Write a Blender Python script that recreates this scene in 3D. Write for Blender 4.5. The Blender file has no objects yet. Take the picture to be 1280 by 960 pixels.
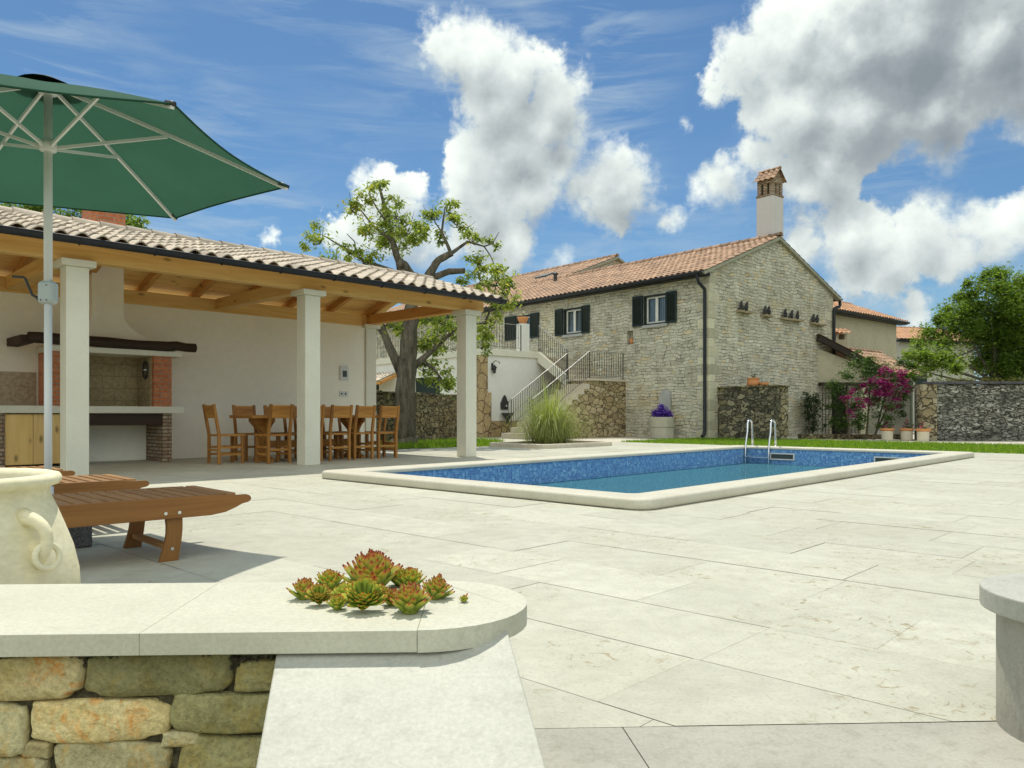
import bpy, math, random
from mathutils import Vector, Matrix

C = bpy.context.scene
COL = C.collection
R = math.radians
PI = math.pi

# ------------------------------------------------------------------ camera
cam = bpy.data.cameras.new('camera')
cam.lens = 27.09
cam.sensor_width = 36.0
cam.sensor_fit = 'HORIZONTAL'
cam.shift_y = 0.0298
cam.clip_start = 0.05
cam.clip_end = 5000
camo = bpy.data.objects.new('camera', cam)
COL.objects.link(camo)
camo.location = (0, 0, 0.77)
camo.rotation_euler = (R(90), 0, 0)
C.camera = camo

# ------------------------------------------------------------------ light and exposure
SUN_EL, SUN_AZ = 66.0, -15.0          # azimuth clockwise from +Y
SUN_DIR = Vector((math.sin(R(SUN_AZ)) * math.cos(R(SUN_EL)), math.cos(R(SUN_AZ)) * math.cos(R(SUN_EL)), math.sin(R(SUN_EL))))
sl = bpy.data.lights.new('sun', 'SUN')
sl.energy = 2.5
sl.angle = R(0.5)
sl.color = (1.0, 0.95, 0.83)
so = bpy.data.objects.new('sun', sl)
COL.objects.link(so)
so.location = (0, 0, 60)
so.rotation_euler = SUN_DIR.to_track_quat('Z', 'Y').to_euler()

C.view_settings.view_transform = 'Standard'
C.view_settings.look = 'None'
C.view_settings.exposure = 0.62
C.view_settings.gamma = 1
C.view_settings.use_curve_mapping = False
C.render.engine = 'CYCLES'
C.cycles.max_bounces = 8
C.cycles.diffuse_bounces = 5
C.cycles.glossy_bounces = 3
C.cycles.transparent_max_bounces = 10
C.cycles.caustics_reflective = False
C.cycles.caustics_refractive = False
C.cycles.use_denoising = True


class NT:
    """small helper to write node graphs"""
    def __init__(s, tree):
        s.t = tree
        s.n = tree.nodes
        s.l = tree.links

    def new(s, kind, **kw):
        n = s.n.new(kind)
        for k, v in kw.items():
            setattr(n, k, v)
        return n

    def put(s, sock, v):
        if v is None:
            return
        if isinstance(v, bpy.types.NodeSocket):
            s.l.new(v, sock)
        else:
            if sock.type == 'RGBA' and len(v) == 3:
                v = (*v, 1)
            sock.default_value = v

    def m(s, op, a, b=None, c=None, clamp=False):
        n = s.new('ShaderNodeMath', operation=op, use_clamp=clamp)
        for i, v in enumerate((a, b, c)):
            s.put(n.inputs[i], v)
        return n.outputs[0]

    def vm(s, op, a, b=None, scale=None):
        n = s.new('ShaderNodeVectorMath', operation=op)
        s.put(n.inputs[0], a)
        s.put(n.inputs[1], b)
        if scale is not None:
            s.put(n.inputs['Scale'], scale)
        return n.outputs['Value'] if op in ('DISTANCE', 'DOT_PRODUCT', 'LENGTH') else n.outputs[0]

    def mix(s, f, a, b, blend='MIX'):
        n = s.new('ShaderNodeMix', data_type='RGBA', blend_type=blend)
        n.clamp_factor = True
        s.put(n.inputs[0], f)
        s.put(n.inputs[6], a)
        s.put(n.inputs[7], b)
        return n.outputs[2]

    def noise(s, vec, scale, detail=4, rough=0.55, dist=0.0):
        n = s.new('ShaderNodeTexNoise')
        s.put(n.inputs['Vector'], vec)
        s.put(n.inputs['Scale'], scale)
        n.inputs['Detail'].default_value = detail
        n.inputs['Roughness'].default_value = rough
        n.inputs['Distortion'].default_value = dist
        return n.outputs['Fac']

    def ramp(s, f, stops):
        n = s.new('ShaderNodeValToRGB')
        s.put(n.inputs[0], f)
        e = n.color_ramp.elements
        while len(e) < len(stops):
            e.new(0.5)
        for i, (p, c) in enumerate(stops):
            e[i].position = p
            e[i].color = (*c, 1) if len(c) == 3 else c
        return n.outputs[0]

    def rng(s, f, a, b, c=0.0, d=1.0, smooth=False):
        n = s.new('ShaderNodeMapRange')
        if smooth:
            n.interpolation_type = 'SMOOTHSTEP'
        s.put(n.inputs[0], f)
        for i, v in enumerate((a, b, c, d)):
            s.put(n.inputs[i + 1], v)
        return n.outputs[0]

    def coord(s, scale=(1, 1, 1), rot=(0, 0, 0), which='Object', loc=(0, 0, 0)):
        t = s.new('ShaderNodeTexCoord')
        mp = s.new('ShaderNodeMapping')
        mp.inputs['Scale'].default_value = scale
        mp.inputs['Rotation'].default_value = rot
        mp.inputs['Location'].default_value = loc
        s.l.new(t.outputs[which], mp.inputs[0])
        return mp.outputs[0]

    def attr(s, name):
        n = s.new('ShaderNodeAttribute')
        n.attribute_name = name
        return n.outputs['Fac']

    def bump(s, h, strength, dist=0.01):
        n = s.new('ShaderNodeBump')
        s.put(n.inputs['Height'], h)
        n.inputs['Strength'].default_value = strength
        n.inputs['Distance'].default_value = dist
        return n.outputs[0]


# ------------------------------------------------------------------ sky with cumulus
world = bpy.data.worlds.new('World')
C.world = world
world.use_nodes = True
w = NT(world.node_tree)
w.n.clear()
sky = w.new('ShaderNodeTexSky', sky_type='NISHITA')
sky.sun_disc = False
sky.sun_elevation = R(SUN_EL)
sky.sun_rotation = R(SUN_AZ)
sky.air_density = 1.0
sky.dust_density = 0.35
sky.ozone_density = 3.0
tc = w.new('ShaderNodeTexCoord')
DIR = w.vm('NORMALIZE', tc.outputs['Generated'])
# cumulus heaps (second row added, out of view): azimuth, elevation, angular radius in degrees
HEAPS = [(-4.7, 25.4, 2.41), (-2.5, 24.8, 2.7), (0.0, 23.7, 2.72), (-1.2, 21.9, 3.03), (3.0, 22.7, 2.19), (2.6, 20.5, 2.78), (0.0, 19.3, 3.48), (-2.9, 17.6, 2.49), (-2.6, 15.5, 3.2), (0.9, 16.5, 3.14), (3.6, 18.5, 2.53), (7.0, 17.7, 2.36), (7.7, 16.0, 2.95), (5.6, 16.3, 2.16), (9.5, 15.4, 1.7), (-2.1, 13.6, 2.9), (0.0, 12.8, 2.5), (-0.9, 11.3, 2.4), (11.3, 13.7, 1.02), (-5.6, 24.6, 1.18), (-9.5, 15.5, 2.5), (-11.7, 13.1, 2.04), (-8.3, 12.9, 2.4), (-17.6, 12.1, 0.67), (3.6, 11.1, 1.35), (-6.0, 12.2, 2.2), (-13.1, 14.1, 0.9), (-7.1, 16.5, 1.24), (17.0, 23.7, 2.5), (20.0, 24.3, 3.57), (23.6, 24.0, 4.23), (27.9, 23.5, 4.82), (31.9, 22.8, 5.12), (35.2, 21.2, 4.98), (20.5, 20.7, 3.91), (24.5, 19.9, 4.32), (28.8, 19.3, 3.4), (32.3, 19.8, 2.2), (17.8, 17.7, 2.05), (22.0, 16.8, 3.06), (15.4, 16.5, 2.09), (14.5, 22.3, 1.49), (12.9, 19.9, 0.71), (19.7, 16.0, 2.15), (24.0, 17.4, 2.3), (20.6, 13.2, 1.6), (23.6, 12.1, 2.56), (25.8, 10.8, 2.42), (27.9, 11.7, 2.26), (30.8, 11.8, 1.9), (33.6, 11.7, 1.8), (23.3, 9.9, 2.04), (29.3, 10.2, 2.04), (32.3, 10.8, 1.78), (27.9, 6.8, 1.3), (26.0, 9.2, 1.79), (20.5, 12.0, 2.18), (36.0, 11.8, 2.36),
         (-70, 22, 7), (-58, 16, 5), (75, 25, 8), (95, 15, 9), (130, 28, 17), (-120, 24, 16), (180, 25, 20), (155, 48, 16), (-155, 45, 17), (-90, 40, 11), (100, 45, 12), (180, 68, 15), (-140, 12, 12), (150, 12, 12), (-160, 25, 18), (120, 60, 14), (-110, 62, 14), (-75, 30, 9), (80, 42, 10)]  # unseen clouds added beside and behind the camera to lift the shade


def cloud_density(vec):
    s_ = None
    warp = w.new('ShaderNodeTexNoise')
    w.put(warp.inputs['Vector'], vec)
    warp.inputs['Scale'].default_value = 26
    warp.inputs['Detail'].default_value = 3
    wv = w.vm('SUBTRACT', warp.outputs['Color'], (0.5, 0.5, 0.5))
    v2 = w.vm('ADD', vec, w.vm('SCALE', wv, scale=0.022))
    for az, el, rr in HEAPS:
        c = (math.sin(R(az)) * math.cos(R(el)), math.cos(R(az)) * math.cos(R(el)), math.sin(R(el)))
        q = w.m('SUBTRACT', R(rr) * 1.06, w.vm('DISTANCE', v2, c))
        s_ = q if s_ is None else w.m('SMOOTH_MAX', s_, q, 0.012)
    s_ = w.m('MULTIPLY', s_, 26.0)
    f1 = w.noise(vec, 17, 10, 0.6)
    f2 = w.noise(vec, 60, 6, 0.62)
    n = w.m('ADD', w.m('MULTIPLY', w.m('SUBTRACT', f1, 0.5), 2.3), w.m('MULTIPLY', w.m('SUBTRACT', f2, 0.5), 0.75))
    return s_, w.m('ADD', s_, n)


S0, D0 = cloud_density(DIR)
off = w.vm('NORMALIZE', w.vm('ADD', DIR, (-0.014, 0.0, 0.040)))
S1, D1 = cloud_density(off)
softn = w.noise(DIR, 9, 3, 0.5)
alpha = w.rng(D0, w.m('MULTIPLY_ADD', softn, -0.5, 0.15), w.m('MULTIPLY_ADD', w.rng(softn, 0.38, 0.65), 0.75, 0.25), 0, 1, True)
lit = w.m('MULTIPLY_ADD', w.m('SUBTRACT', D0, D1), 0.15, 0.72)
lit = w.m('ADD', lit, w.m('MULTIPLY', w.m('SUBTRACT', S0, S1), 0.16))
sepd0 = w.new('ShaderNodeSeparateXYZ')
w.l.new(DIR, sepd0.inputs[0])
low = w.rng(w.noise(w.vm('ADD', DIR, (0.012, 0.0, -0.02)), 8.5, 6, 0.55), 0.36, 0.60)
thick = w.m('MULTIPLY', w.rng(S0, 0.15, 1.1), w.m('MULTIPLY_ADD', low, 0.75, 0.25))
lit = w.m('SUBTRACT', lit, w.m('MULTIPLY', thick, w.rng(sepd0.outputs[0], 0.1, 0.45, 0.36, 0.60)), clamp=True)
# extra brightness put into the added clouds behind the camera, as shade fill
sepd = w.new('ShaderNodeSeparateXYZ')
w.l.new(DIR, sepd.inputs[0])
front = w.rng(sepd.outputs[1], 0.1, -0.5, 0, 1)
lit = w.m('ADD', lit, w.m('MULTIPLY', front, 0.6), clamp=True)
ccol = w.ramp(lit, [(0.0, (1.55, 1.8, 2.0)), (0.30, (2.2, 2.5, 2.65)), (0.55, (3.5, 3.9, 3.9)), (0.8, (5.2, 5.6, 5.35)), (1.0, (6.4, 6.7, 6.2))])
ccol = w.mix(front, ccol, w.vm('SCALE', ccol, scale=1.34))  # same added rear clouds, brightened further for fill
# thin cirrus streaks
mp = w.new('ShaderNodeMapping')
mp.inputs['Rotation'].default_value = (0, R(-8), R(10))
mp.inputs['Scale'].default_value = (1.0, 1.0, 6.5)
w.l.new(DIR, mp.inputs[0])
ci = w.noise(mp.outputs[0], 5.5, 8, 0.62, 0.6)
cm = w.noise(DIR, 3.2, 2, 0.5)
cirrus = w.m('MULTIPLY', w.rng(ci, 0.44, 0.78, 0, 0.8), w.rng(cm, 0.38, 0.58))
base = w.mix(1.0, sky.outputs[0], (0.38, 0.51, 0.57), 'MULTIPLY')
c1 = w.mix(cirrus, base, (3.0, 3.7, 4.2))
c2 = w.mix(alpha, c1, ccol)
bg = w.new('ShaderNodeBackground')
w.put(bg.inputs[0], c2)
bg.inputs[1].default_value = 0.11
wo = w.new('ShaderNodeOutputWorld')
w.l.new(bg.outputs[0], wo.inputs[0])

# ------------------------------------------------------------------ materials
MATS = {}


def new_mat(name):
    m = bpy.data.materials.new(name)
    m.use_nodes = True
    t = NT(m.node_tree)
    t.n.clear()
    b = t.new('ShaderNodeBsdfPrincipled')
    o = t.new('ShaderNodeOutputMaterial')
    t.l.new(b.outputs[0], o.inputs[0])
    MATS[name] = m
    return m, t, b, o


def plain(name, c1, c2, scale=6, rough=0.7, bump=0.0, tone=0.0, metal=0.0, stretch=(1, 1, 1), detail=5, spec=0.4, fine=0.0, bdist=0.01):
    """two-colour noise surface; tone = how strongly the per-vertex 'tone' varies brightness"""
    m, t, b, o = new_mat(name)
    v = t.coord(stretch)
    n = t.noise(v, scale, detail, 0.6)
    col = t.mix(t.rng(n, 0.3, 0.7), c1, c2)
    if fine:
        n2 = t.noise(v, scale * 9, 3, 0.6)
        col = t.mix(1.0, col, t.mix(t.rng(n2, 0.3, 0.7), (1 - fine,) * 3, (1 + fine,) * 3), 'MULTIPLY')
    if tone:
        tn = t.attr('tone')
        k = t.m('MULTIPLY_ADD', tn, 2 * tone, 1 - tone)
        col = t.mix(1.0, col, t.vm('SCALE', (1, 1, 1), scale=k), 'MULTIPLY')
    t.put(b.inputs['Base Color'], col)
    b.inputs['Roughness'].default_value = rough
    b.inputs['Metallic'].default_value = metal
    b.inputs['Specular IOR Level'].default_value = spec
    if bump:
        h = t.m('ADD', t.m('MULTIPLY', n, 0.6), t.m('MULTIPLY', t.noise(v, scale * 6, 4, 0.6), 0.4))
        t.put(b.inputs['Normal'], t.bump(h, bump, bdist))
    return m


def wood(name, c1, c2, axis, knots=True, rough=0.6, tone=0.12):
    m, t, b, o = new_mat(name)
    sc = [14, 14, 14]
    sc['xyz'.index(axis)] = 0.9
    v = t.coord(tuple(sc))
    n = t.noise(v, 1.0, 6, 0.62, 0.8)
    col = t.mix(t.rng(n, 0.32, 0.68), c1, c2)
    if knots:
        sk = [5, 5, 5]
        sk['xyz'.index(axis)] = 2.2
        vo = t.new('ShaderNodeTexVoronoi')
        t.put(vo.inputs['Vector'], t.coord(tuple(sk)))
        vo.inputs['Scale'].default_value = 1.0
        k = t.rng(vo.outputs['Distance'], 0.05, 0.17, 1, 0)
        col = t.mix(t.m('MULTIPLY', k, 0.8), col, tuple(x * 0.25 for x in c1))
    tn = t.attr('tone')
    k = t.m('MULTIPLY_ADD', tn, 2 * tone, 1 - tone)
    col = t.mix(1.0, col, t.vm('SCALE', (1, 1, 1), scale=k), 'MULTIPLY')
    t.put(b.inputs['Base Color'], col)
    b.inputs['Roughness'].default_value = rough
    b.inputs['Specular IOR Level'].default_value = 0.3
    t.put(b.inputs['Normal'], t.bump(n, 0.25, 0.004))
    return m


def masonry(name, cols, mortar, scale, flat=1.9, mw=0.06, bump=0.8, warp=0.12, stain=None, stain_amt=0.4, dark=None):
    m, t, b, o = new_mat(name)
    v = t.coord((1, 1, flat))
    wn = t.new('ShaderNodeTexNoise')
    t.put(wn.inputs['Vector'], v)
    wn.inputs['Scale'].default_value = scale * 0.9
    wn.inputs['Detail'].default_value = 3
    v2 = t.vm('ADD', v, t.vm('SCALE', t.vm('SUBTRACT', wn.outputs['Color'], (0.5, 0.5, 0.5)), scale=warp * 2))
    vo = t.new('ShaderNodeTexVoronoi')
    t.put(vo.inputs['Vector'], v2)
    vo.inputs['Scale'].default_value = scale
    ve = t.new('ShaderNodeTexVoronoi', feature='DISTANCE_TO_EDGE')
    t.put(ve.inputs['Vector'], v2)
    ve.inputs['Scale'].default_value = scale
    sep = t.new('ShaderNodeSeparateColor')
    t.l.new(vo.outputs['Color'], sep.inputs[0])
    n = len(cols)
    col = t.ramp(sep.outputs[0], [(i / max(1, n - 1), c) for i, c in enumerate(cols)])
    fine = t.noise(v, scale * 6, 6, 0.65)
    col = t.mix(1.0, col, t.mix(t.rng(fine, 0.25, 0.75), (0.62,) * 3, (1.32,) * 3), 'MULTIPLY')
    if stain:
        big = t.noise(v, 0.55, 4, 0.6)
        col = t.mix(t.m('MULTIPLY', t.rng(big, 0.5, 0.68), stain_amt), col, stain)
    if dark:
        b2 = t.noise(v, 0.9, 5, 0.65)
        col = t.mix(t.m('MULTIPLY', t.rng(b2, 0.46, 0.66), 0.75), col, dark)
    e = t.rng(t.m('ADD', ve.outputs['Distance'], t.m('MULTIPLY', t.m('SUBTRACT', fine, 0.5), 0.09)), mw * 0.35, mw, 0, 1)
    col = t.mix(e, mortar, col)
    t.put(b.inputs['Base Color'], col)
    b.inputs['Roughness'].default_value = 0.92
    b.inputs['Specular IOR Level'].default_value = 0.2
    h = t.m('ADD', t.m('MULTIPLY', e, 0.6), t.m('ADD', t.m('MULTIPLY', fine, 0.5), t.m('MULTIPLY', sep.outputs[1], 0.35)))
    t.put(b.inputs['Normal'], t.bump(h, bump, 0.05))
    return m


def leafmat(name, stops, trans=0.35, rough=0.5):
    m, t, b, o = new_mat(name)
    col = t.ramp(t.attr('tone'), stops)
    t.put(b.inputs['Base Color'], col)
    b.inputs['Roughness'].default_value = rough
    b.inputs['Specular IOR Level'].default_value = 0.35
    tr = t.new('ShaderNodeBsdfTranslucent')
    t.put(tr.inputs[0], t.mix(1.0, col, (1.5, 1.6, 0.7), 'MULTIPLY'))
    mx = t.new('ShaderNodeMixShader')
    mx.inputs[0].default_value = trans
    t.l.new(b.outputs[0], mx.inputs[1])
    t.l.new(tr.outputs[0], mx.inputs[2])
    t.l.new(mx.outputs[0], o.inputs[0])
    return m


# limestone of caps, coping, columns
def limestone(name, c1, c2, speck, rough=0.55, spk=0.5, tone=0.0):
    m, t, b, o = new_mat(name)
    v = t.coord()
    n = t.noise(v, 3.2, 7, 0.62)
    col = t.mix(t.rng(n, 0.3, 0.7), c1, c2)
    s1 = t.noise(v, 24, 6, 0.7, 0.4)
    col = t.mix(t.m('MULTIPLY', t.rng(s1, 0.50, 0.68), spk), col, speck)
    s2 = t.noise(v, 110, 5, 0.7)
    col = t.mix(1.0, col, t.mix(t.rng(s2, 0.3, 0.7), (0.86,) * 3, (1.10,) * 3), 'MULTIPLY')
    s3 = t.noise(v, 6.5, 6, 0.72, 0.5)
    col = t.mix(t.m('MULTIPLY', t.rng(s3, 0.53, 0.66), spk * 0.4), col, speck)
    if tone:
        k = t.m('MULTIPLY_ADD', t.attr('tone'), 2 * tone, 1 - tone)
        col = t.mix(1.0, col, t.vm('SCALE', (1, 1, 1), scale=k), 'MULTIPLY')
    t.put(b.inputs['Base Color'], col)
    b.inputs['Roughness'].default_value = rough
    b.inputs['Specular IOR Level'].default_value = 0.35
    t.put(b.inputs['Normal'], t.bump(t.noise(v, 60, 4, 0.6), 0.12, 0.004))
    return m


limestone('cap_stone', (0.57, 0.56, 0.455), (0.51, 0.50, 0.40), (0.42, 0.41, 0.32), 0.6, 0.25)
limestone('slab_stone', (0.47, 0.47, 0.41), (0.42, 0.42, 0.36), (0.30, 0.295, 0.24), 0.55, 0.4)
limestone('pier_stone', (0.42, 0.405, 0.345), (0.345, 0.335, 0.285), (0.25, 0.235, 0.18), 0.65, 0.5)
limestone('coping_stone', (0.60, 0.575, 0.475), (0.53, 0.50, 0.40), (0.43, 0.385, 0.285), 0.6, 0.3)
limestone('column_stone', (0.74, 0.72, 0.60), (0.68, 0.66, 0.55), (0.60, 0.58, 0.48), 0.6, 0.3)
limestone('step_stone', (0.52, 0.46, 0.36), (0.62, 0.57, 0.47), (0.36, 0.31, 0.22), 0.8, 0.5)


def paving(name):
    m, t, b, o = new_mat(name)
    v = t.coord()
    tn = t.attr('tone')
    n = t.noise(v, 1.7, 7, 0.62)
    col = t.mix(t.rng(n, 0.3, 0.7), (0.455, 0.448, 0.36), (0.525, 0.518, 0.43))
    pit = t.noise(v, 75, 5, 0.72)
    col = t.mix(t.m('MULTIPLY', t.rng(pit, 0.52, 0.68), 0.55), col, (0.30, 0.285, 0.215))
    mot = t.noise(v, 9, 6, 0.7)
    col = t.mix(1.0, col, t.mix(t.rng(mot, 0.3, 0.7), (0.88,) * 3, (1.08,) * 3), 'MULTIPLY')
    blot = t.noise(v, 0.6, 5, 0.65)
    col = t.mix(t.m('MULTIPLY', t.rng(blot, 0.52, 0.7), 0.35), col, (0.38, 0.36, 0.27))
    # rusty-brown worm marks, only in patches of some slabs
    ve = t.noise(v, 13, 7, 0.75, 1.4)
    patch = t.noise(v, 1.15, 3, 0.5)
    vein = t.m('MULTIPLY', t.rng(ve, 0.56, 0.62), t.rng(patch, 0.47, 0.58))
    col = t.mix(t.m('MULTIPLY', vein, 0.75), col, (0.26, 0.20, 0.10))
    k = t.m('MULTIPLY_ADD', tn, 0.13, 0.955)
    col = t.mix(1.0, col, t.vm('SCALE', (1, 1, 1), scale=k), 'MULTIPLY')
    t.put(b.inputs['Base Color'], col)
    b.inputs['Roughness'].default_value = 0.62
    b.inputs['Specular IOR Level'].default_value = 0.3
    t.put(b.inputs['Normal'], t.bump(t.m('ADD', pit, t.m('MULTIPLY', n, 0.5)), 0.22, 0.006))


paving('paving')
plain('joint', (0.20, 0.18, 0.13), (0.34, 0.31, 0.23), 3, 0.95)
plain('soil', (0.16, 0.12, 0.07), (0.24, 0.19, 0.12), 2, 0.95, 0.3)
plain('earth', (0.20, 0.20, 0.10), (0.26, 0.24, 0.14), 0.3, 0.95)
plain('path_stone', (0.46, 0.42, 0.34), (0.58, 0.54, 0.45), 2.5, 0.85, 0.4, 0, fine=0.15)
plain('plaster', (0.88, 0.84, 0.73), (0.84, 0.80, 0.69), 0.9, 0.85, 0.10, spec=0.2, fine=0.03)
plain('annex_plaster', (0.78, 0.77, 0.72), (0.72, 0.71, 0.66), 0.8, 0.85, 0.12, spec=0.2, fine=0.03)
plain('chimney_plaster', (0.62, 0.58, 0.57), (0.56, 0.53, 0.52), 0.9, 0.85, 0.10, spec=0.2)
plain('old_plaster', (0.46, 0.42, 0.30), (0.38, 0.35, 0.25), 0.7, 0.9, 0.2, spec=0.2, fine=0.08)
plain('gate_plaster', (0.48, 0.47, 0.40), (0.42, 0.41, 0.35), 0.7, 0.9, 0.1, spec=0.2)
plain('tile_pale', (0.42, 0.35, 0.27), (0.54, 0.47, 0.385), 5, 0.85, 0.3, 0.26, fine=0.12)
plain('tile_red', (0.31, 0.185, 0.12), (0.41, 0.27, 0.175), 3, 0.85, 0.3, 0.34, fine=0.12)
plain('tile_orange', (0.43, 0.22, 0.115), (0.50, 0.30, 0.18), 3, 0.85, 0.2, 0.25)
plain('dark_metal', (0.014, 0.016, 0.021), (0.020, 0.023, 0.029), 4, 0.5, spec=0.3)
plain('iron', (0.035, 0.036, 0.038), (0.06, 0.06, 0.06), 8, 0.5, metal=0.3)
plain('rail_iron', (0.05, 0.05, 0.048), (0.08, 0.078, 0.072), 8, 0.5, metal=0.2)
plain('steel', (0.62, 0.63, 0.65), (0.70, 0.71, 0.72), 6, 0.16, metal=1.0)
plain('white_metal', (0.70, 0.72, 0.72), (0.66, 0.68, 0.68), 3, 0.35)
plain('crank_grey', (0.45, 0.50, 0.50), (0.42, 0.47, 0.47), 3, 0.45)
plain('black_plastic', (0.02, 0.02, 0.022), (0.03, 0.03, 0.03), 5, 0.4)
wood('pine_x', (0.68, 0.40, 0.12), (0.84, 0.56, 0.22), 'x')
wood('pine_y', (0.66, 0.38, 0.11), (0.82, 0.53, 0.20), 'y')
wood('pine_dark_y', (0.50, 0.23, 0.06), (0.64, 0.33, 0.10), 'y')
wood('pine_z', (0.68, 0.44, 0.15), (0.82, 0.58, 0.24), 'z')
wood('teak_x', (0.21, 0.085, 0.022), (0.32, 0.15, 0.042), 'x', False, 0.5)
wood('teak_y', (0.27, 0.13, 0.045), (0.38, 0.205, 0.08), 'y', False, 0.5)
wood('teak_z', (0.20, 0.08, 0.02), (0.29, 0.135, 0.036), 'z', False, 0.5)
wood('chair_wood_z', (0.20, 0.078, 0.018), (0.42, 0.20, 0.05), 'z', False, 0.5)
wood('chair_wood_x', (0.30, 0.125, 0.027), (0.50, 0.25, 0.06), 'x', False, 0.5)
wood('dark_beam', (0.030, 0.018, 0.012), (0.055, 0.032, 0.02), 'x', False, 0.7)
wood('table_wood', (0.34, 0.15, 0.035), (0.48, 0.24, 0.06), 'x', False, 0.5)
masonry('house_stone', [(0.44, 0.42, 0.335), (0.60, 0.58, 0.47), (0.53, 0.51, 0.41), (0.68, 0.66, 0.55), (0.57, 0.55, 0.45), (0.49, 0.47, 0.375), (0.64, 0.55, 0.37)], (0.36, 0.34, 0.255), 4.4, 3.1, 0.055, 1.0, 0.18, (0.56, 0.45, 0.22), 0.42)
def coursed(name):
    m, t, b, o = new_mat(name)
    tcd = t.new('ShaderNodeTexCoord')
    P = tcd.outputs['Object']
    wn = t.new('ShaderNodeTexNoise')
    t.put(wn.inputs['Vector'], P)
    wn.inputs['Scale'].default_value = 1.9
    wn.inputs['Detail'].default_value = 5
    P2 = t.vm('ADD', P, t.vm('SCALE', t.vm('SUBTRACT', wn.outputs['Color'], (0.5, 0.5, 0.5)), scale=0.27))
    sep = t.new('ShaderNodeSeparateXYZ')
    t.l.new(P2, sep.inputs[0])
    along = t.m('ADD', sep.outputs[0], sep.outputs[1])
    row = 0.105
    rows = t.m('DIVIDE', sep.outputs[2], row)
    ri = t.m('FLOOR', rows)
    wr = t.new('ShaderNodeTexWhiteNoise', noise_dimensions='1D')
    t.put(wr.inputs['W'], ri)
    ln = t.m('MULTIPLY_ADD', wr.outputs['Value'], 0.20, 0.17)
    cols = t.m('DIVIDE', t.m('ADD', along, t.m('MULTIPLY', wr.outputs['Value'], 7.3)), ln)
    cmb = t.new('ShaderNodeCombineXYZ')
    t.l.new(t.m('FLOOR', cols), cmb.inputs[0])
    t.l.new(ri, cmb.inputs[1])
    wc = t.new('ShaderNodeTexWhiteNoise', noise_dimensions='3D')
    t.l.new(cmb.outputs[0], wc.inputs['Vector'])
    sc = t.new('ShaderNodeSeparateColor')
    t.l.new(wc.outputs['Color'], sc.inputs[0])
    col = t.ramp(sc.outputs[0], [(0, (0.45, 0.425, 0.335)), (0.25, (0.58, 0.55, 0.445)), (0.5, (0.67, 0.64, 0.525)), (0.75, (0.62, 0.58, 0.455)), (0.90, (0.72, 0.69, 0.58)), (1.0, (0.66, 0.52, 0.30))])
    fine = t.noise(P, 26, 7, 0.68)
    col = t.mix(1.0, col, t.mix(t.rng(fine, 0.25, 0.75), (0.60,) * 3, (1.30,) * 3), 'MULTIPLY')
    big = t.noise(P, 0.6, 5, 0.62)
    col = t.mix(t.m('MULTIPLY', t.rng(big, 0.52, 0.70), 0.42), col, (0.56, 0.44, 0.20))
    big2 = t.noise(P, 0.9, 4, 0.6, 0.5)
    col = t.mix(1.0, col, t.mix(t.rng(big2, 0.3, 0.7), (0.80,) * 3, (1.14,) * 3), 'MULTIPLY')
    # joints: soft, only some of them open and dark
    fz = t.m('SUBTRACT', 0.5, t.m('ABSOLUTE', t.m('SUBTRACT', t.m('FRACT', rows), 0.5)))
    fx = t.m('SUBTRACT', 0.5, t.m('ABSOLUTE', t.m('SUBTRACT', t.m('FRACT', cols), 0.5)))
    d = t.m('MINIMUM', t.m('MULTIPLY', fz, row), t.m('MULTIPLY', fx, ln))
    d = t.m('ADD', d, t.m('MULTIPLY', t.m('SUBTRACT', fine, 0.5), 0.022))
    e = t.rng(d, 0.001, 0.013)
    opn = t.rng(t.noise(P, 3.2, 4, 0.6), 0.46, 0.62)
    jcol = t.mix(opn, (0.44, 0.415, 0.32), (0.12, 0.105, 0.07))
    col = t.mix(e, jcol, col)
    t.put(b.inputs['Base Color'], col)
    b.inputs['Roughness'].default_value = 0.93
    b.inputs['Specular IOR Level'].default_value = 0.2
    h = t.m('ADD', t.m('MULTIPLY', t.m('MULTIPLY', e, t.m('MULTIPLY_ADD', opn, 0.6, 0.4)), 0.5), t.m('ADD', t.m('MULTIPLY', fine, 0.6), t.m('MULTIPLY', sc.outputs[1], 0.45)))
    t.put(b.inputs['Normal'], t.bump(h, 1.0, 0.05))


coursed('house_coursed')
masonry('garden_stone', [(0.17, 0.14, 0.08), (0.28, 0.22, 0.12), (0.21, 0.18, 0.115), (0.36, 0.30, 0.18), (0.13, 0.11, 0.07)], (0.06, 0.05, 0.03), 4.8, 1.7, 0.09, 1.0, 0.2, (0.22, 0.15, 0.05), 0.4)
masonry('grey_wall_stone', [(0.16, 0.155, 0.13), (0.31, 0.30, 0.26), (0.22, 0.215, 0.18), (0.50, 0.49, 0.43), (0.17, 0.165, 0.135)], (0.05, 0.05, 0.04), 5.0, 2.4, 0.10, 1.0, 0.24, None, 0, (0.06, 0.06, 0.05))
masonry('stair_stone', [(0.34, 0.26, 0.14), (0.46, 0.37, 0.22), (0.29, 0.23, 0.13), (0.52, 0.43, 0.28)], (0.11, 0.085, 0.045), 4.4, 1.4, 0.07, 0.8, 0.14)
masonry('quoin_stone', [(0.40, 0.29, 0.15), (0.46, 0.34, 0.19), (0.34, 0.25, 0.13)], (0.14, 0.10, 0.06), 2.4, 1.0, 0.05, 0.6, 0.1)
masonry('end_rubble', [(0.30, 0.26, 0.17), (0.42, 0.37, 0.26), (0.24, 0.20, 0.12), (0.36, 0.29, 0.17), (0.20, 0.18, 0.12)], (0.07, 0.055, 0.035), 3.4, 1.5, 0.07, 0.9, 0.18)
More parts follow.
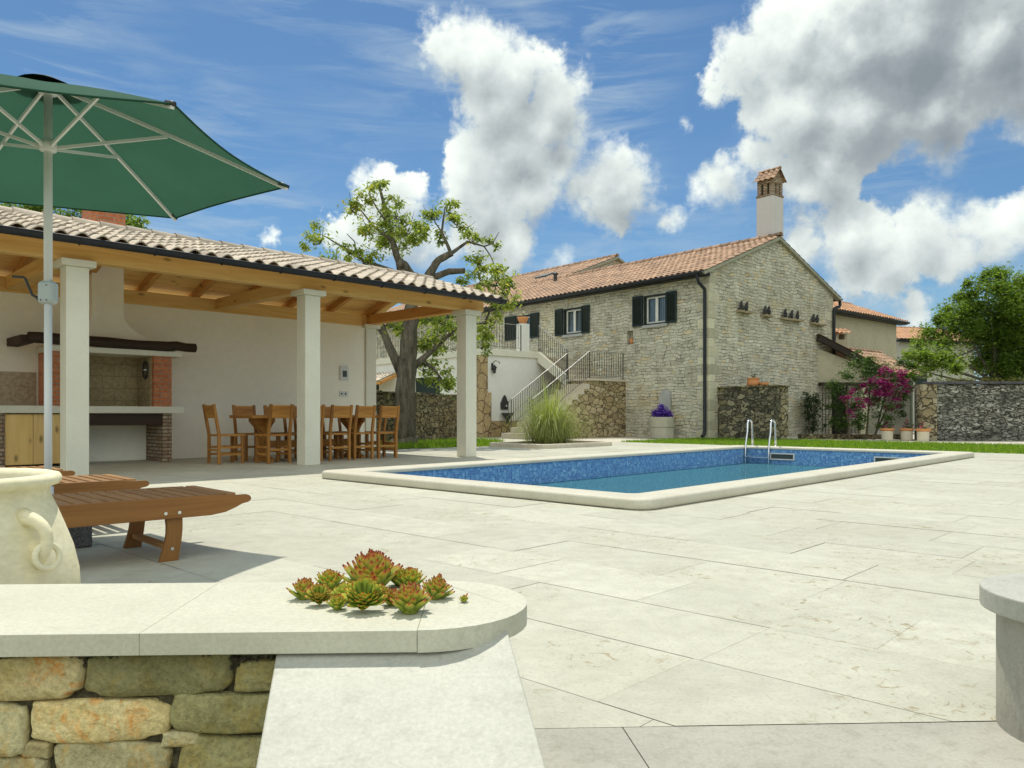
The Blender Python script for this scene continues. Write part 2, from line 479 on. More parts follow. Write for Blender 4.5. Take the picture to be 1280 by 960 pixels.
masonry('buttress_stone', [(0.09, 0.085, 0.065), (0.17, 0.155, 0.115), (0.13, 0.115, 0.08), (0.33, 0.29, 0.20), (0.20, 0.17, 0.10)], (0.055, 0.05, 0.035), 4.6, 1.6, 0.09, 1.0, 0.2)


def bricks(name, c1, c2, mortar, bw, bh, mort=0.008, axis='x', bump=0.5):
    m, t, b, o = new_mat(name)
    tcd = t.new('ShaderNodeTexCoord')
    sep = t.new('ShaderNodeSeparateXYZ')
    t.l.new(tcd.outputs['Object'], sep.inputs[0])
    cmb = t.new('ShaderNodeCombineXYZ')
    t.l.new(t.m('ADD', sep.outputs[0], sep.outputs[1]), cmb.inputs[0])
    t.l.new(sep.outputs[2], cmb.inputs[1])
    br = t.new('ShaderNodeTexBrick')
    t.l.new(cmb.outputs[0], br.inputs['Vector'])
    br.inputs['Scale'].default_value = 1.0
    br.inputs['Brick Width'].default_value = bw
    br.inputs['Row Height'].default_value = bh
    br.inputs['Mortar Size'].default_value = mort
    br.inputs['Mortar Smooth'].default_value = 0.2
    br.inputs['Color1'].default_value = (*c1, 1)
    br.inputs['Color2'].default_value = (*c2, 1)
    br.inputs['Mortar'].default_value = (*mortar, 1)
    n = t.noise(tcd.outputs['Object'], 20, 5, 0.6)
    col = t.mix(1.0, br.outputs['Color'], t.mix(t.rng(n, 0.3, 0.7), (0.7,) * 3, (1.25,) * 3), 'MULTIPLY')
    t.put(b.inputs['Base Color'], col)
    b.inputs['Roughness'].default_value = 0.88
    h = t.m('ADD', t.m('MULTIPLY', br.outputs['Fac'], -0.7), t.m('MULTIPLY', n, 0.3))
    t.put(b.inputs['Normal'], t.bump(h, bump, 0.02))


bricks('red_brick', (0.46, 0.14, 0.055), (0.56, 0.20, 0.08), (0.30, 0.24, 0.18), 0.25, 0.062, 0.007)
bricks('rough_brick', (0.30, 0.18, 0.10), (0.48, 0.38, 0.28), (0.14, 0.11, 0.08), 0.20, 0.058, 0.010, bump=1.0)
bricks('hearth_tile', (0.34, 0.27, 0.15), (0.38, 0.30, 0.17), (0.24, 0.19, 0.11), 0.36, 0.20, 0.006, bump=0.2)
bricks('splash_tile', (0.40, 0.33, 0.22), (0.43, 0.36, 0.25), (0.34, 0.28, 0.19), 0.45, 0.30, 0.005, bump=0.2)


def mosaic():
    m, t, b, o = new_mat('mosaic')
    v = t.coord((1, 1, 1), loc=(0.0131, 0.0117, 0.0))
    T = 0.033
    cell = t.vm('FLOOR', t.vm('SCALE', v, scale=1 / T))
    wn = t.new('ShaderNodeTexWhiteNoise', noise_dimensions='3D')
    t.put(wn.inputs['Vector'], cell)
    col = t.ramp(wn.outputs['Value'], [(0, (0.07, 0.18, 0.44)), (0.4, (0.10, 0.25, 0.53)), (0.75, (0.14, 0.33, 0.61)), (0.93, (0.18, 0.40, 0.66)), (1.0, (0.28, 0.50, 0.72))])
    fr = t.vm('FRACTION', t.vm('SCALE', v, scale=1 / T))
    sep = t.new('ShaderNodeSeparateXYZ')
    t.l.new(fr, sep.inputs[0])
    g = None
    for i in range(3):
        d = t.m('ABSOLUTE', t.m('SUBTRACT', sep.outputs[i], 0.5))
        e = t.m('GREATER_THAN', d, 0.455)
        g = e if g is None else t.m('MAXIMUM', g, e)
    col = t.mix(t.m('MULTIPLY', g, 0.55), col, (0.42, 0.54, 0.62))
    t.put(b.inputs['Base Color'], col)
    b.inputs['Roughness'].default_value = 0.18


mosaic()


def water_mat():
    m, t, b, o = new_mat('water')
    t.n.remove(b)
    v = t.coord((1.0, 2.3, 1))
    h = t.m('ADD', t.noise(v, 5.5, 3, 0.5, 0.5), t.m('MULTIPLY', t.noise(v, 19, 2, 0.5), 0.25))
    nrm = t.bump(h, 0.9, 0.08)
    gl = t.new('ShaderNodeBsdfGlossy')
    gl.inputs['Roughness'].default_value = 0.02
    t.l.new(nrm, gl.inputs['Normal'])
    tr = t.new('ShaderNodeBsdfTransparent')
    tr.inputs[0].default_value = (0.74, 0.90, 0.80, 1)
    fr = t.new('ShaderNodeFresnel')
    fr.inputs[0].default_value = 1.33
    t.l.new(nrm, fr.inputs['Normal'])
    mx = t.new('ShaderNodeMixShader')
    t.l.new(fr.outputs[0], mx.inputs[0])
    t.l.new(tr.outputs[0], mx.inputs[1])
    t.l.new(gl.outputs[0], mx.inputs[2])
    df = t.new('ShaderNodeBsdfDiffuse')           # slight milky turbidity of the water
    t.put(df.inputs[0], (0.095, 0.32, 0.42))
    m2 = t.new('ShaderNodeMixShader')
    m2.inputs[0].default_value = 0.42
    t.l.new(tr.outputs[0], m2.inputs[1])
    t.l.new(df.outputs[0], m2.inputs[2])
    t.l.new(m2.outputs[0], mx.inputs[1])
    t.l.new(mx.outputs[0], o.inputs[0])


water_mat()


def canvas_mat():
    m, t, b, o = new_mat('green_canvas')
    v = t.coord()
    wv = t.noise(v, 240, 2, 0.5)
    col = t.mix(t.rng(t.noise(v, 1.4, 4), 0.3, 0.7), (0.030, 0.092, 0.060), (0.038, 0.112, 0.074))
    col = t.mix(1.0, col, t.mix(wv, (0.8,) * 3, (1.2,) * 3), 'MULTIPLY')
    t.put(b.inputs['Base Color'], col)
    b.inputs['Roughness'].default_value = 0.9
    b.inputs['Specular IOR Level'].default_value = 0.15
    tr = t.new('ShaderNodeBsdfTranslucent')
    t.put(tr.inputs[0], t.mix(1.0, col, (1.4, 1.35, 1.3), 'MULTIPLY'))
    mx = t.new('ShaderNodeMixShader')
    mx.inputs[0].default_value = 0.33
    t.l.new(b.outputs[0], mx.inputs[1])
    t.l.new(tr.outputs[0], mx.inputs[2])
    t.l.new(mx.outputs[0], o.inputs[0])
    t.put(b.inputs['Normal'], t.bump(t.noise(t.coord((1, 1, 1)), 5, 3, 0.5), 0.12, 0.03))


canvas_mat()
plain('vent_cloth', (0.012, 0.03, 0.022), (0.016, 0.036, 0.028), 8, 0.9)
plain('pot_clay', (0.72, 0.65, 0.42), (0.84, 0.79, 0.57), 3.5, 0.85, 0.35, fine=0.08, stretch=(1, 1, 2.2))
plain('terracotta', (0.50, 0.20, 0.07), (0.60, 0.28, 0.12), 7, 0.85, 0.2)
plain('cream_pot', (0.52, 0.47, 0.36), (0.60, 0.55, 0.44), 7, 0.8, 0.1)
plain('pale_barrel', (0.34, 0.32, 0.25), (0.42, 0.40, 0.32), 6, 0.8, 0.3, fine=0.1)
plain('plaque_stone', (0.34, 0.34, 0.32), (0.42, 0.42, 0.40), 5, 0.85, 0.2)
plain('ledge_stone', (0.26, 0.21, 0.12), (0.34, 0.28, 0.18), 8, 0.9, 0.4)
plain('bird_grey', (0.028, 0.028, 0.03), (0.05, 0.048, 0.046), 20, 0.8)
plain('granite', (0.05, 0.05, 0.055), (0.24, 0.24, 0.25), 130, 0.7, 0.2, detail=3)
plain('shutter_green', (0.007, 0.016, 0.014), (0.010, 0.021, 0.018), 6, 0.45)
plain('white_frame', (0.70, 0.69, 0.64), (0.66, 0.65, 0.60), 5, 0.5)
plain('curtain', (0.55, 0.58, 0.60), (0.48, 0.51, 0.54), 3, 0.9, stretch=(1, 14, 1))
plain('dark_room', (0.02, 0.02, 0.02), (0.03, 0.03, 0.03), 3, 0.9)
plain('verge_stone', (0.26, 0.26, 0.19), (0.36, 0.35, 0.27), 6, 0.9, 0.4, fine=0.15)
plain('bark', (0.04, 0.035, 0.025), (0.19, 0.165, 0.125), 7, 0.95, 1.0, stretch=(1.6, 1.6, 0.35), detail=8, fine=0.35, bdist=0.05)
plain('twig', (0.10, 0.08, 0.05), (0.16, 0.13, 0.09), 9, 0.9)
plain('switch_plate', (0.62, 0.62, 0.60), (0.60, 0.60, 0.58), 5, 0.4)
plain('dark_screen', (0.05, 0.06, 0.06), (0.07, 0.08, 0.08), 5, 0.2)
plain('porch_wood', (0.02, 0.014, 0.010), (0.035, 0.022, 0.016), 5, 0.8)
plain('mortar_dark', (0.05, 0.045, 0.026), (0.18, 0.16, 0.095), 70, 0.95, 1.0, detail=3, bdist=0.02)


def boulder(name, base, base2, stain, amt):
    m, t, b, o = new_mat(name)
    v = t.coord()
    n = t.noise(v, 9, 8, 0.66, 0.3)
    col = t.mix(t.rng(n, 0.32, 0.68), base, base2)
    s = t.noise(v, 13, 6, 0.7, 0.8)
    col = t.mix(t.m('MULTIPLY', t.rng(s, 0.50, 0.62), amt), col, stain)
    g = t.noise(v, 90, 4, 0.7)
    col = t.mix(1.0, col, t.mix(t.rng(g, 0.3, 0.7), (0.72,) * 3, (1.28,) * 3), 'MULTIPLY')
    lines = t.noise(t.coord((4, 4, 46)), 1.0, 5, 0.65, 1.2)
    col = t.mix(t.m('MULTIPLY', t.rng(lines, 0.6, 0.7), 0.3), col, tuple(x * 0.5 for x in base))
    k = t.m('MULTIPLY_ADD', t.attr('tone'), 0.7, 0.65)
    col = t.mix(1.0, col, t.vm('SCALE', (1, 1, 1), scale=k), 'MULTIPLY')
    t.put(b.inputs['Base Color'], col)
    b.inputs['Roughness'].default_value = 0.9
    b.inputs['Specular IOR Level'].default_value = 0.2
    t.put(b.inputs['Normal'], t.bump(t.m('ADD', n, t.m('MULTIPLY', g, 0.3)), 0.9, 0.02))


boulder('boulder_ochre', (0.52, 0.41, 0.17), (0.66, 0.56, 0.32), (0.62, 0.25, 0.04), 0.85)
boulder('boulder_olive', (0.24, 0.225, 0.10), (0.40, 0.37, 0.19), (0.36, 0.27, 0.08), 0.55)
boulder('boulder_grey', (0.42, 0.37, 0.20), (0.58, 0.52, 0.31), (0.56, 0.34, 0.09), 0.6)
G = lambda *s: list(s)
leafmat('walnut_leaf', G((0, (0.08, 0.13, 0.025)), (0.4, (0.22, 0.29, 0.055)), (0.75, (0.38, 0.43, 0.10)), (1, (0.48, 0.40, 0.13))), 0.42)
leafmat('grove_leaf', G((0, (0.045, 0.085, 0.016)), (0.5, (0.15, 0.235, 0.035)), (1, (0.31, 0.39, 0.075))), 0.42)
leafmat('shrub_leaf', G((0, (0.010, 0.025, 0.010)), (0.6, (0.030, 0.065, 0.018)), (1, (0.06, 0.11, 0.03))), 0.25)
leafmat('vine_leaf', G((0, (0.02, 0.04, 0.012)), (0.55, (0.07, 0.125, 0.03)), (1, (0.16, 0.23, 0.07))), 0.35)
leafmat('magenta_petal', G((0, (0.17, 0.012, 0.11)), (0.6, (0.33, 0.026, 0.21)), (1, (0.48, 0.09, 0.28))), 0.4, 0.7)
leafmat('violet_petal', G((0, (0.06, 0.02, 0.26)), (0.6, (0.12, 0.045, 0.45)), (1, (0.22, 0.11, 0.62))), 0.3, 0.7)
leafmat('red_petal', G((0, (0.3, 0.01, 0.01)), (1, (0.55, 0.05, 0.08))), 0.3, 0.7)
leafmat('reed', G((0, (0.16, 0.15, 0.05)), (0.45, (0.30, 0.35, 0.10)), (0.8, (0.48, 0.52, 0.22)), (1, (0.58, 0.52, 0.28))), 0.3, 0.6)
leafmat('grass_blade', G((0, (0.08, 0.16, 0.012)), (0.6, (0.17, 0.28, 0.022)), (1, (0.30, 0.38, 0.045))), 0.4, 0.6)
leafmat('houseleek', G((0, (0.30, 0.40, 0.06)), (0.30, (0.40, 0.47, 0.07)), (0.6, (0.58, 0.50, 0.07)), (0.82, (0.55, 0.20, 0.04)), (1, (0.28, 0.03, 0.03))), 0.3, 0.42)
leafmat('houseleek_pale', G((0, (0.36, 0.46, 0.08)), (0.5, (0.52, 0.58, 0.11)), (0.85, (0.66, 0.50, 0.09)), (1, (0.46, 0.14, 0.04))), 0.3, 0.42)
leafmat('houseleek_red', G((0, (0.32, 0.40, 0.06)), (0.3, (0.44, 0.46, 0.075)), (0.55, (0.58, 0.38, 0.075)), (0.8, (0.48, 0.12, 0.05)), (1, (0.26, 0.025, 0.03))), 0.3, 0.42)


def lawn_ground():
    m, t, b, o = new_mat('lawn_ground')
    v = t.coord()
    n = t.noise(v, 1.3, 6, 0.6)
    f = t.noise(v, 40, 4, 0.7)
    col = t.mix(t.rng(n, 0.3, 0.7), (0.12, 0.20, 0.016), (0.18, 0.26, 0.028))
    col = t.mix(1.0, col, t.mix(t.rng(f, 0.3, 0.7), (0.6,) * 3, (1.4,) * 3), 'MULTIPLY')
    t.put(b.inputs['Base Color'], col)
    b.inputs['Roughness'].default_value = 0.9
    t.put(b.inputs['Normal'], t.bump(f, 0.6, 0.03))


lawn_ground()


def glass_mat():
    m, t, b, o = new_mat('pane_glass')
    t.n.remove(b)
    gl = t.new('ShaderNodeBsdfGlossy')
    gl.inputs['Roughness'].default_value = 0.02
    gl.inputs['Color'].default_value = (0.8, 0.9, 1.0, 1)
    tr = t.new('ShaderNodeBsdfTransparent')
    tr.inputs[0].default_value = (0.75, 0.82, 0.85, 1)
    fr = t.new('ShaderNodeFresnel')
    fr.inputs[0].default_value = 1.6
    mx = t.new('ShaderNodeMixShader')
    t.l.new(fr.outputs[0], mx.inputs[0])
    t.l.new(tr.outputs[0], mx.inputs[1])
    t.l.new(gl.outputs[0], mx.inputs[2])
    t.l.new(mx.outputs[0], o.inputs[0])


glass_mat()


# ------------------------------------------------------------------ mesh builder
class MB:
    def __init__(s):
        s.v, s.f, s.t = [], [], []

    def add(s, pts, faces, tone=None):
        k = len(s.v)
        s.v += [tuple(p) for p in pts]
        if tone is None:
            tone = random.random()
        s.t += (list(tone) if isinstance(tone, (list, tuple)) else [tone] * len(pts))
        s.f += [tuple(i + k for i in fc) for fc in faces]
        return s

    def quad(s, a, b, c, d, tone=None):
        return s.add((a, b, c, d), ((0, 1, 2, 3),), tone)

    def box(s, x0, y0, z0, x1, y1, z1, tone=None):
        p = [(x0, y0, z0), (x1, y0, z0), (x1, y1, z0), (x0, y1, z0), (x0, y0, z1), (x1, y0, z1), (x1, y1, z1), (x0, y1, z1)]
        return s.add(p, ((0, 3, 2, 1), (4, 5, 6, 7), (0, 1, 5, 4), (1, 2, 6, 5), (2, 3, 7, 6), (3, 0, 4, 7)), tone)

    def beam(s, p0, p1, wd, h, up=(0, 0, 1), tone=None):
        """rectangular bar whose centre line runs p0 -> p1; wd sideways, h along up"""
        p0, p1 = Vector(p0), Vector(p1)
        d = (p1 - p0).normalized()
        sd = d.cross(Vector(up)).normalized() * (wd / 2)
        u = sd.cross(d).normalized() * (h / 2)
        p = []
        for q in (p0, p1):
            p += [q - sd - u, q + sd - u, q + sd + u, q - sd + u]
        return s.add(p, ((3, 2, 1, 0), (4, 5, 6, 7), (0, 1, 5, 4), (1, 2, 6, 5), (2, 3, 7, 6), (3, 0, 4, 7)), tone)

    def tube(s, pts, r, n=8, cap=True, tone=None):
        pts = [Vector(p) for p in pts]
        rs = r if isinstance(r, (list, tuple)) else [r] * len(pts)
        rings, ref = [], None
        for i, p in enumerate(pts):
            a = pts[max(0, i - 1)]
            b = pts[min(len(pts) - 1, i + 1)]
            d = (b - a).normalized()
            if ref is None:
                ref = Vector((0, 0, 1)) if abs(d.z) < 0.9 else Vector((1, 0, 0))
            x = (ref - d * ref.dot(d)).normalized()
            ref = x
            y = d.cross(x)
            rings.append([p + (x * math.cos(2 * PI * k / n) + y * math.sin(2 * PI * k / n)) * rs[i] for k in range(n)])
        vs = [q for rg in rings for q in rg]
        fs = []
        for i in range(len(pts) - 1):
            for k in range(n):
                fs.append((i * n + k, i * n + (k + 1) % n, (i + 1) * n + (k + 1) % n, (i + 1) * n + k))
        if cap:
            fs.append(tuple(range(n - 1, -1, -1)))
            fs.append(tuple(range((len(pts) - 1) * n, len(pts) * n)))
        return s.add(vs, fs, tone)

    def lathe(s, prof, n=32, c=(0, 0, 0), tone=None, closed=False):
        vs, fs = [], []
        for (r, z) in prof:
            for k in range(n):
                a = 2 * PI * k / n
                vs.append((c[0] + r * math.cos(a), c[1] + r * math.sin(a), c[2] + z))
        m = len(prof)
        for i in range(m - 1 + (1 if closed else 0)):
            j = (i + 1) % m
            for k in range(n):
                fs.append((i * n + k, i * n + (k + 1) % n, j * n + (k + 1) % n, j * n + k))
        if not closed:
            if prof[0][0] > 1e-4:
                fs.append(tuple(range(n - 1, -1, -1)))
            if prof[-1][0] > 1e-4:
                fs.append(tuple(range((m - 1) * n, m * n)))
        return s.add(vs, fs, tone)

    def prism(s, poly, ext, tone=None):
        """poly: 3D points in order (counter-clockwise seen against ext); ext: extrusion vector"""
        n = len(poly)
        e = Vector(ext)
        a = [Vector(p) for p in poly]
        b = [p + e for p in a]
        fs = [tuple(range(n - 1, -1, -1)), tuple(range(n, 2 * n))]
        fs += [(i, (i + 1) % n, n + (i + 1) % n, n + i) for i in range(n)]
        return s.add(a + b, fs, tone)

    def build(s, name, mat, parent=None, smooth=False, bevel=0.0, seg=2, loc=None, rz=0.0, label=None, fixn=True):
        me = bpy.data.meshes.new(name)
        me.from_pydata(s.v, [], s.f)
        at = me.attributes.new('tone', 'FLOAT', 'POINT')
        at.data.foreach_set('value', s.t)
        mats = mat if isinstance(mat, (list, tuple)) else [mat]
        for mm in mats:
            me.materials.append(MATS[mm])
        if smooth:
            me.polygons.foreach_set('use_smooth', [True] * len(me.polygons))
        me.update()
        o = bpy.data.objects.new(name, me)
        COL.objects.link(o)
        if parent is not None:
            o.parent = parent
        if loc is not None:
            o.location = loc
        o.rotation_euler.z = rz
        if bevel:
            bm = o.modifiers.new('bevel', 'BEVEL')
            bm.width = bevel
            bm.segments = seg
            bm.limit_method = 'ANGLE'
            bm.angle_limit = R(40)
        if label:
            o['label'] = label
        return o


class Frame:
    def __init__(s, x, y, deg):
        s.o = Vector((x, y, 0))
        s.a = R(deg)
        s.x = Vector((math.cos(s.a), math.sin(s.a), 0))
        s.y = Vector((-math.sin(s.a), math.cos(s.a), 0))

    def W(s, x, y, z=0.0):
        return s.o + s.x * x + s.y * y + Vector((0, 0, z))

    def L(s, p):
        d = Vector((p[0], p[1], 0)) - s.o
        return (d.dot(s.x), d.dot(s.y))


WORLD = Frame(0, 0, 0)
HF = Frame(6.18, 24.1, 40.15)        # house: x across the gable, y along the long facade
PF = Frame(-0.8313, 13.9475, 44.96)  # pavilion: x along the front row of columns, y towards the back wall
QF = Frame(1.0481, 6.1001, 46.80)    # pool: x along the long side, y across
NF = Frame(0.0, 1.70, 2.2)           # near walls and steps


def tag(o, label, cat, group=None):
    o['label'] = label
    o['category'] = cat
    if group:
        o['group'] = group
    return o


def struct(o):
    o['kind'] = 'structure'
    return o


def thing(name, label, cat, fr=WORLD, p=(0, 0, 0), rz=0.0, group=None):
    o = bpy.data.objects.new(name, None)
    o.empty_display_size = 0.2
    COL.objects.link(o)
    o.location = fr.W(*p)
    o.rotation_euler = (0, 0, fr.a + rz)
    return tag(o, label, cat, group)


def copy_tree(o, parent=None):
    kids = [c for c in bpy.data.objects if c.parent == o]
    c = o.copy()
    COL.objects.link(c)
    if parent is not None:
        c.parent = parent
    for k in kids:
        copy_tree(k, c)
    return c


def place(o, fr, p, rz=0.0):
    o.location = fr.W(*p)
    o.rotation_euler = (0, 0, fr.a + rz)


def clip(poly, fn):
    """keep the part of a convex polygon where fn >= 0"""
    out = []
    n = len(poly)
    for i in range(n):
        a, b = poly[i], poly[(i + 1) % n]
        fa, fb = fn(a), fn(b)
        if fa >= 0:
            out.append(a)
        if fa * fb < 0:
            t = fa / (fa - fb)
            out.append(tuple(a[k] + (b[k] - a[k]) * t for k in range(len(a))))
    return out


def tiles(mb, O, U, V, lu, lv, period=0.22, course=0.36, amp=0.045, lip=0.022, th=0.016, seed=1, k=8, clipf=None):
    """wavy clay roof tiles: O eave corner, U along the eave, V up the slope"""
    rnd = random.Random(seed)
    O, U, V = Vector(O), Vector(U).normalized(), Vector(V).normalized()
    N = U.cross(V)
    if N.z < 0:
        N = -N
    npd = max(1, int(round(lu / period)))
    period = lu / npd
    nc = max(1, int(math.ceil(lv / course)))
    course = lv / nc
    for j in range(nc):
        for i in range(npd):
            tn = min(1, max(0, rnd.gauss(0.5, 0.24)))
            jit = rnd.uniform(-0.012, 0.012)
            dz = rnd.uniform(-0.004, 0.004)
            v0, v1 = j * course + jit, (j + 1) * course + 0.05
            lo, up, un = [], [], []
            for q in range(k + 1):
                a = q / k
                u = (i + a) * period
                h = amp * (0.5 - 0.5 * math.cos(2 * PI * a)) ** 0.75
                lo.append(O + U * u + V * v0 + N * (h + lip + dz))
                un.append(O + U * u + V * v0 + N * (h + lip + dz - th))
                up.append(O + U * u + V * min(v1, lv + 0.02) + N * h)
            m = k + 1
            fs = []
            for q in range(k):
                fs.append((q, q + 1, m + q + 1, m + q))
                fs.append((2 * m + q, 2 * m + q + 1, 3 * m + q + 1, 3 * m + q))
            mb.add(lo + up + un + lo, fs, tn)


def ridge_tiles(mb, p0, p1, step=0.36, r=0.10, seed=3):
    rnd = random.Random(seed)
    p0, p1 = Vector(p0), Vector(p1)
    n = max(1, int((p1 - p0).length / step))
    d = (p1 - p0) / n
    for i in range(n):
        a = p0 + d * i
        b = p0 + d * (i + 1.12)
        tn = min(1, max(0, rnd.gauss(0.5, 0.25)))
        sd = d.cross(Vector((0, 0, 1))).normalized()
        pts = []
        for q, rr in ((a, r * 1.12), (b, r * 0.92)):
            for k in range(7):
                an = PI * k / 6
                pts.append(q + sd * (rr * math.cos(an)) + Vector((0, 0, rr * math.sin(an) * 0.9)))
        fs = [(k, k + 1, 8 + k, 7 + k) for k in range(6)]
        fs.append((0, 1, 2, 3, 4, 5, 6))
        mb.add(pts, fs, tn)


def leaves(mb, blobs, per, size, rnd, droop=0.2, shell=0.55, aspect=0.45, fold=0.18, tone=(0.0, 1.0)):
    """leaf-sized folded faces through the volume of each blob (x, y, z, r); 'per' leaves per square metre of blob"""
    for (bx, by, bz, br) in blobs:
        n = int(per * br * br) + 4
        bt = rnd.uniform(-0.12, 0.12)
        sub = [(rnd.gauss(0, 0.5), rnd.gauss(0, 0.5), rnd.gauss(0, 0.45)) for _ in range(max(3, int(br * 14)))]
        for i in range(n):
            if sub and rnd.random() < 0.8:
                c = rnd.choice(sub)
                p = Vector((c[0] + rnd.gauss(0, 0.22), c[1] + rnd.gauss(0, 0.22), c[2] + rnd.gauss(0, 0.17)))
            else:
                p = Vector((rnd.gauss(0, 0.6), rnd.gauss(0, 0.6), rnd.gauss(0, 0.5)))
            if p.length > 1.25:
                p *= 1.25 / p.length
            p = Vector((bx, by, bz)) + p * br
            an = rnd.uniform(0, 2 * PI)
            d = Vector((math.cos(an), math.sin(an), rnd.gauss(-droop, 0.4))).normalized()
            nn = Vector((rnd.gauss(0, 0.55), rnd.gauss(0, 0.55), 1)).normalized()
            sd = d.cross(nn)
            if sd.length < 1e-3:
                continue
            sd.normalize()
            nn = sd.cross(d)
            L = size * rnd.uniform(0.6, 1.25)
            W = L * aspect * rnd.uniform(0.8, 1.2) * 0.5
            a, b = p, p + d * L
            mid = p + d * (L * 0.45)
            l, r_ = mid + sd * W + nn * (W * fold * 2), mid - sd * W + nn * (W * fold * 2)
            tn = min(tone[1], max(tone[0], rnd.gauss(0.5, 0.22) + bt))
            mb.add((a, l, b, r_), ((0, 1, 2), (0, 2, 3)), tn)


def arc(cx, cy, r, a0, a1, n):
    return [(cx + r * math.cos(R(a0 + (a1 - a0) * i / n)), cy + r * math.sin(R(a0 + (a1 - a0) * i / n))) for i in range(n + 1)]


# ================================================================== SETTING
random.seed(11)
POOL_L, POOL_W = 10.72, 4.68
IN0, IN1, JN0, JN1 = 0.36, 10.36, 0.35, 4.25      # inner edge of the coping


def edge_f(p):            # > 0 beyond the top step of the stairs (towards the pool)
    q = NF.L(p)
    return q[1] - 0.19


# ground in one sheet round the pool, out to the horizon
mb = MB()
BIG = 1500
rects = [(-BIG, -BIG, IN0 - 0.1, BIG), (IN1 + 0.1, -BIG, BIG, BIG), (IN0 - 0.1, -BIG, IN1 + 0.1, JN0 - 0.1), (IN0 - 0.1, JN1 + 0.1, IN1 + 0.1, BIG)]
for (x0, y0, x1, y1) in rects:
    P = [tuple(QF.W(*q))[:2] for q in ((x0, y0), (x1, y0), (x1, y1), (x0, y1))]
    P = clip(P, lambda p: NF.L(p)[1] + 0.30)
    if len(P) > 2:
        mb.add([(p[0], p[1], -0.03) for p in P], (tuple(range(len(P))),), 0.5)
c = [NF.W(-1500, -0.30), NF.W(1500, -0.30), NF.W(1500, -1500), NF.W(-1500, -1500)]
mb.add([(p.x, p.y, -0.95) for p in c], ((3, 2, 1, 0),), 0.5)
a, b = NF.W(-1500, -0.30), NF.W(1500, -0.30)
mb.quad((a.x, a.y, -0.95), (b.x, b.y, -0.95), (b.x, b.y, -0.03), (a.x, a.y, -0.03), 0.5)
struct(mb.build('ground', 'earth'))

# terrace: limestone slabs in rows along the short side of the pool, on a dark bed
slab = MB()
bed = MB()
rnd = random.Random(5)
TX0, TX1, TY0, TY1 = -9.5, 12.62, -15.0, 15.0
for (x0, y0, x1, y1) in [(TX0, TY0, IN0 - 0.06, TY1), (IN1 + 0.06, TY0, TX1, TY1), (IN0 - 0.06, TY0, IN1 + 0.06, JN0 - 0.06), (IN0 - 0.06, JN1 + 0.06, IN1 + 0.06, TY1)]:
    P = clip([tuple(QF.W(*q))[:2] for q in ((x0, y0), (x1, y0), (x1, y1), (x0, y1))], edge_f)
    if len(P) > 2:
        bed.add([(p[0], p[1], -0.012) for p in P], (tuple(range(len(P))),), 0.5)
x = TX0
while x < TX1:
    wd = 0.5
    xa, xb = x, min(x + wd, TX1)
    spans = [(TY0, TY1)]
    if xb > 0.3 and xa < POOL_L - 0.3:
        spans = [(TY0, 0.2), (POOL_W - 0.2, TY1)]
    for (ya, yb) in spans:
        y = ya - rnd.uniform(0, 0.6)
        while y < yb:
            ln = rnd.choice((0.55, 0.7, 0.8, 0.95, 1.1))
            g = rnd.choice((0.0005, 0.0005, 0.0009, 0.0009, 0.0014, 0.0020))
            q = [(xa + g, max(y, ya) + g), (xb - g, max(y, ya) + g), (xb - g, min(y + ln, yb) - g), (xa + g, min(y + ln, yb) - g)]
            y += ln
            if q[2][1] - q[0][1] < 0.05:
                continue
            P = clip([tuple(QF.W(*t))[:2] for t in q], edge_f)
            if len(P) > 2:
                tn = min(1, max(0, rnd.gauss(0.5, 0.27)))
                z = rnd.uniform(-0.0012, 0.0012)
                slab.add([(p[0], p[1], z) for p in P], (tuple(range(len(P))),), tn)
    x += wd
terr = struct(slab.build('terrace', 'paving'))
struct(bed.build('terrace_bed', 'joint'))

# steps down towards the viewer: a row of edge slabs, then treads
mb = MB()
x = -0.03
for ln in (0.34, 1.15, 0.9, 1.2):
    a, b = NF.W(x + 0.002, -0.17), NF.W(x + ln - 0.002, 0.1885)
    c = [NF.W(x + 0.0012, -0.17), NF.W(x + ln - 0.0012, -0.17), NF.W(x + ln - 0.03 - 0.0012, 0.1893), NF.W(x - 0.03 + 0.0012, 0.1893)]
    mb.prism([(p.x, p.y, -0.05) for p in c], (0, 0, 0.049))
    x += ln
for i in range(1, 5):
    for (x0, x1) in ((-0.03, 0.7), (0.704, 1.6)):
        c = [NF.W(x0, -0.17 - 0.33 * i), NF.W(x1, -0.17 - 0.33 * i), NF.W(x1, 0.16 - 0.33 * i), NF.W(x0, 0.16 - 0.33 * i)]
        mb.prism([(p.x, p.y, -0.165 * i - 0.05) for p in c], (0, 0, 0.05))
        c2 = [NF.W(x0, 0.12 - 0.33 * i), NF.W(x1, 0.12 - 0.33 * i), NF.W(x1, 0.15 - 0.33 * i), NF.W(x0, 0.15 - 0.33 * i)]
        mb.prism([(p.x, p.y, -0.165 * i) for p in c2], (0, 0, 0.112))
struct(mb.build('steps', 'pier_stone', bevel=0.0012))

# lawn, verge of grass by the garden wall, paths
def sheet(pts, z, name, mat, fr):
    m = MB()
    m.add([tuple(fr.W(p[0], p[1], z)) for p in pts], (tuple(range(len(pts))),), 0.5)
    return struct(m.build(name, mat))


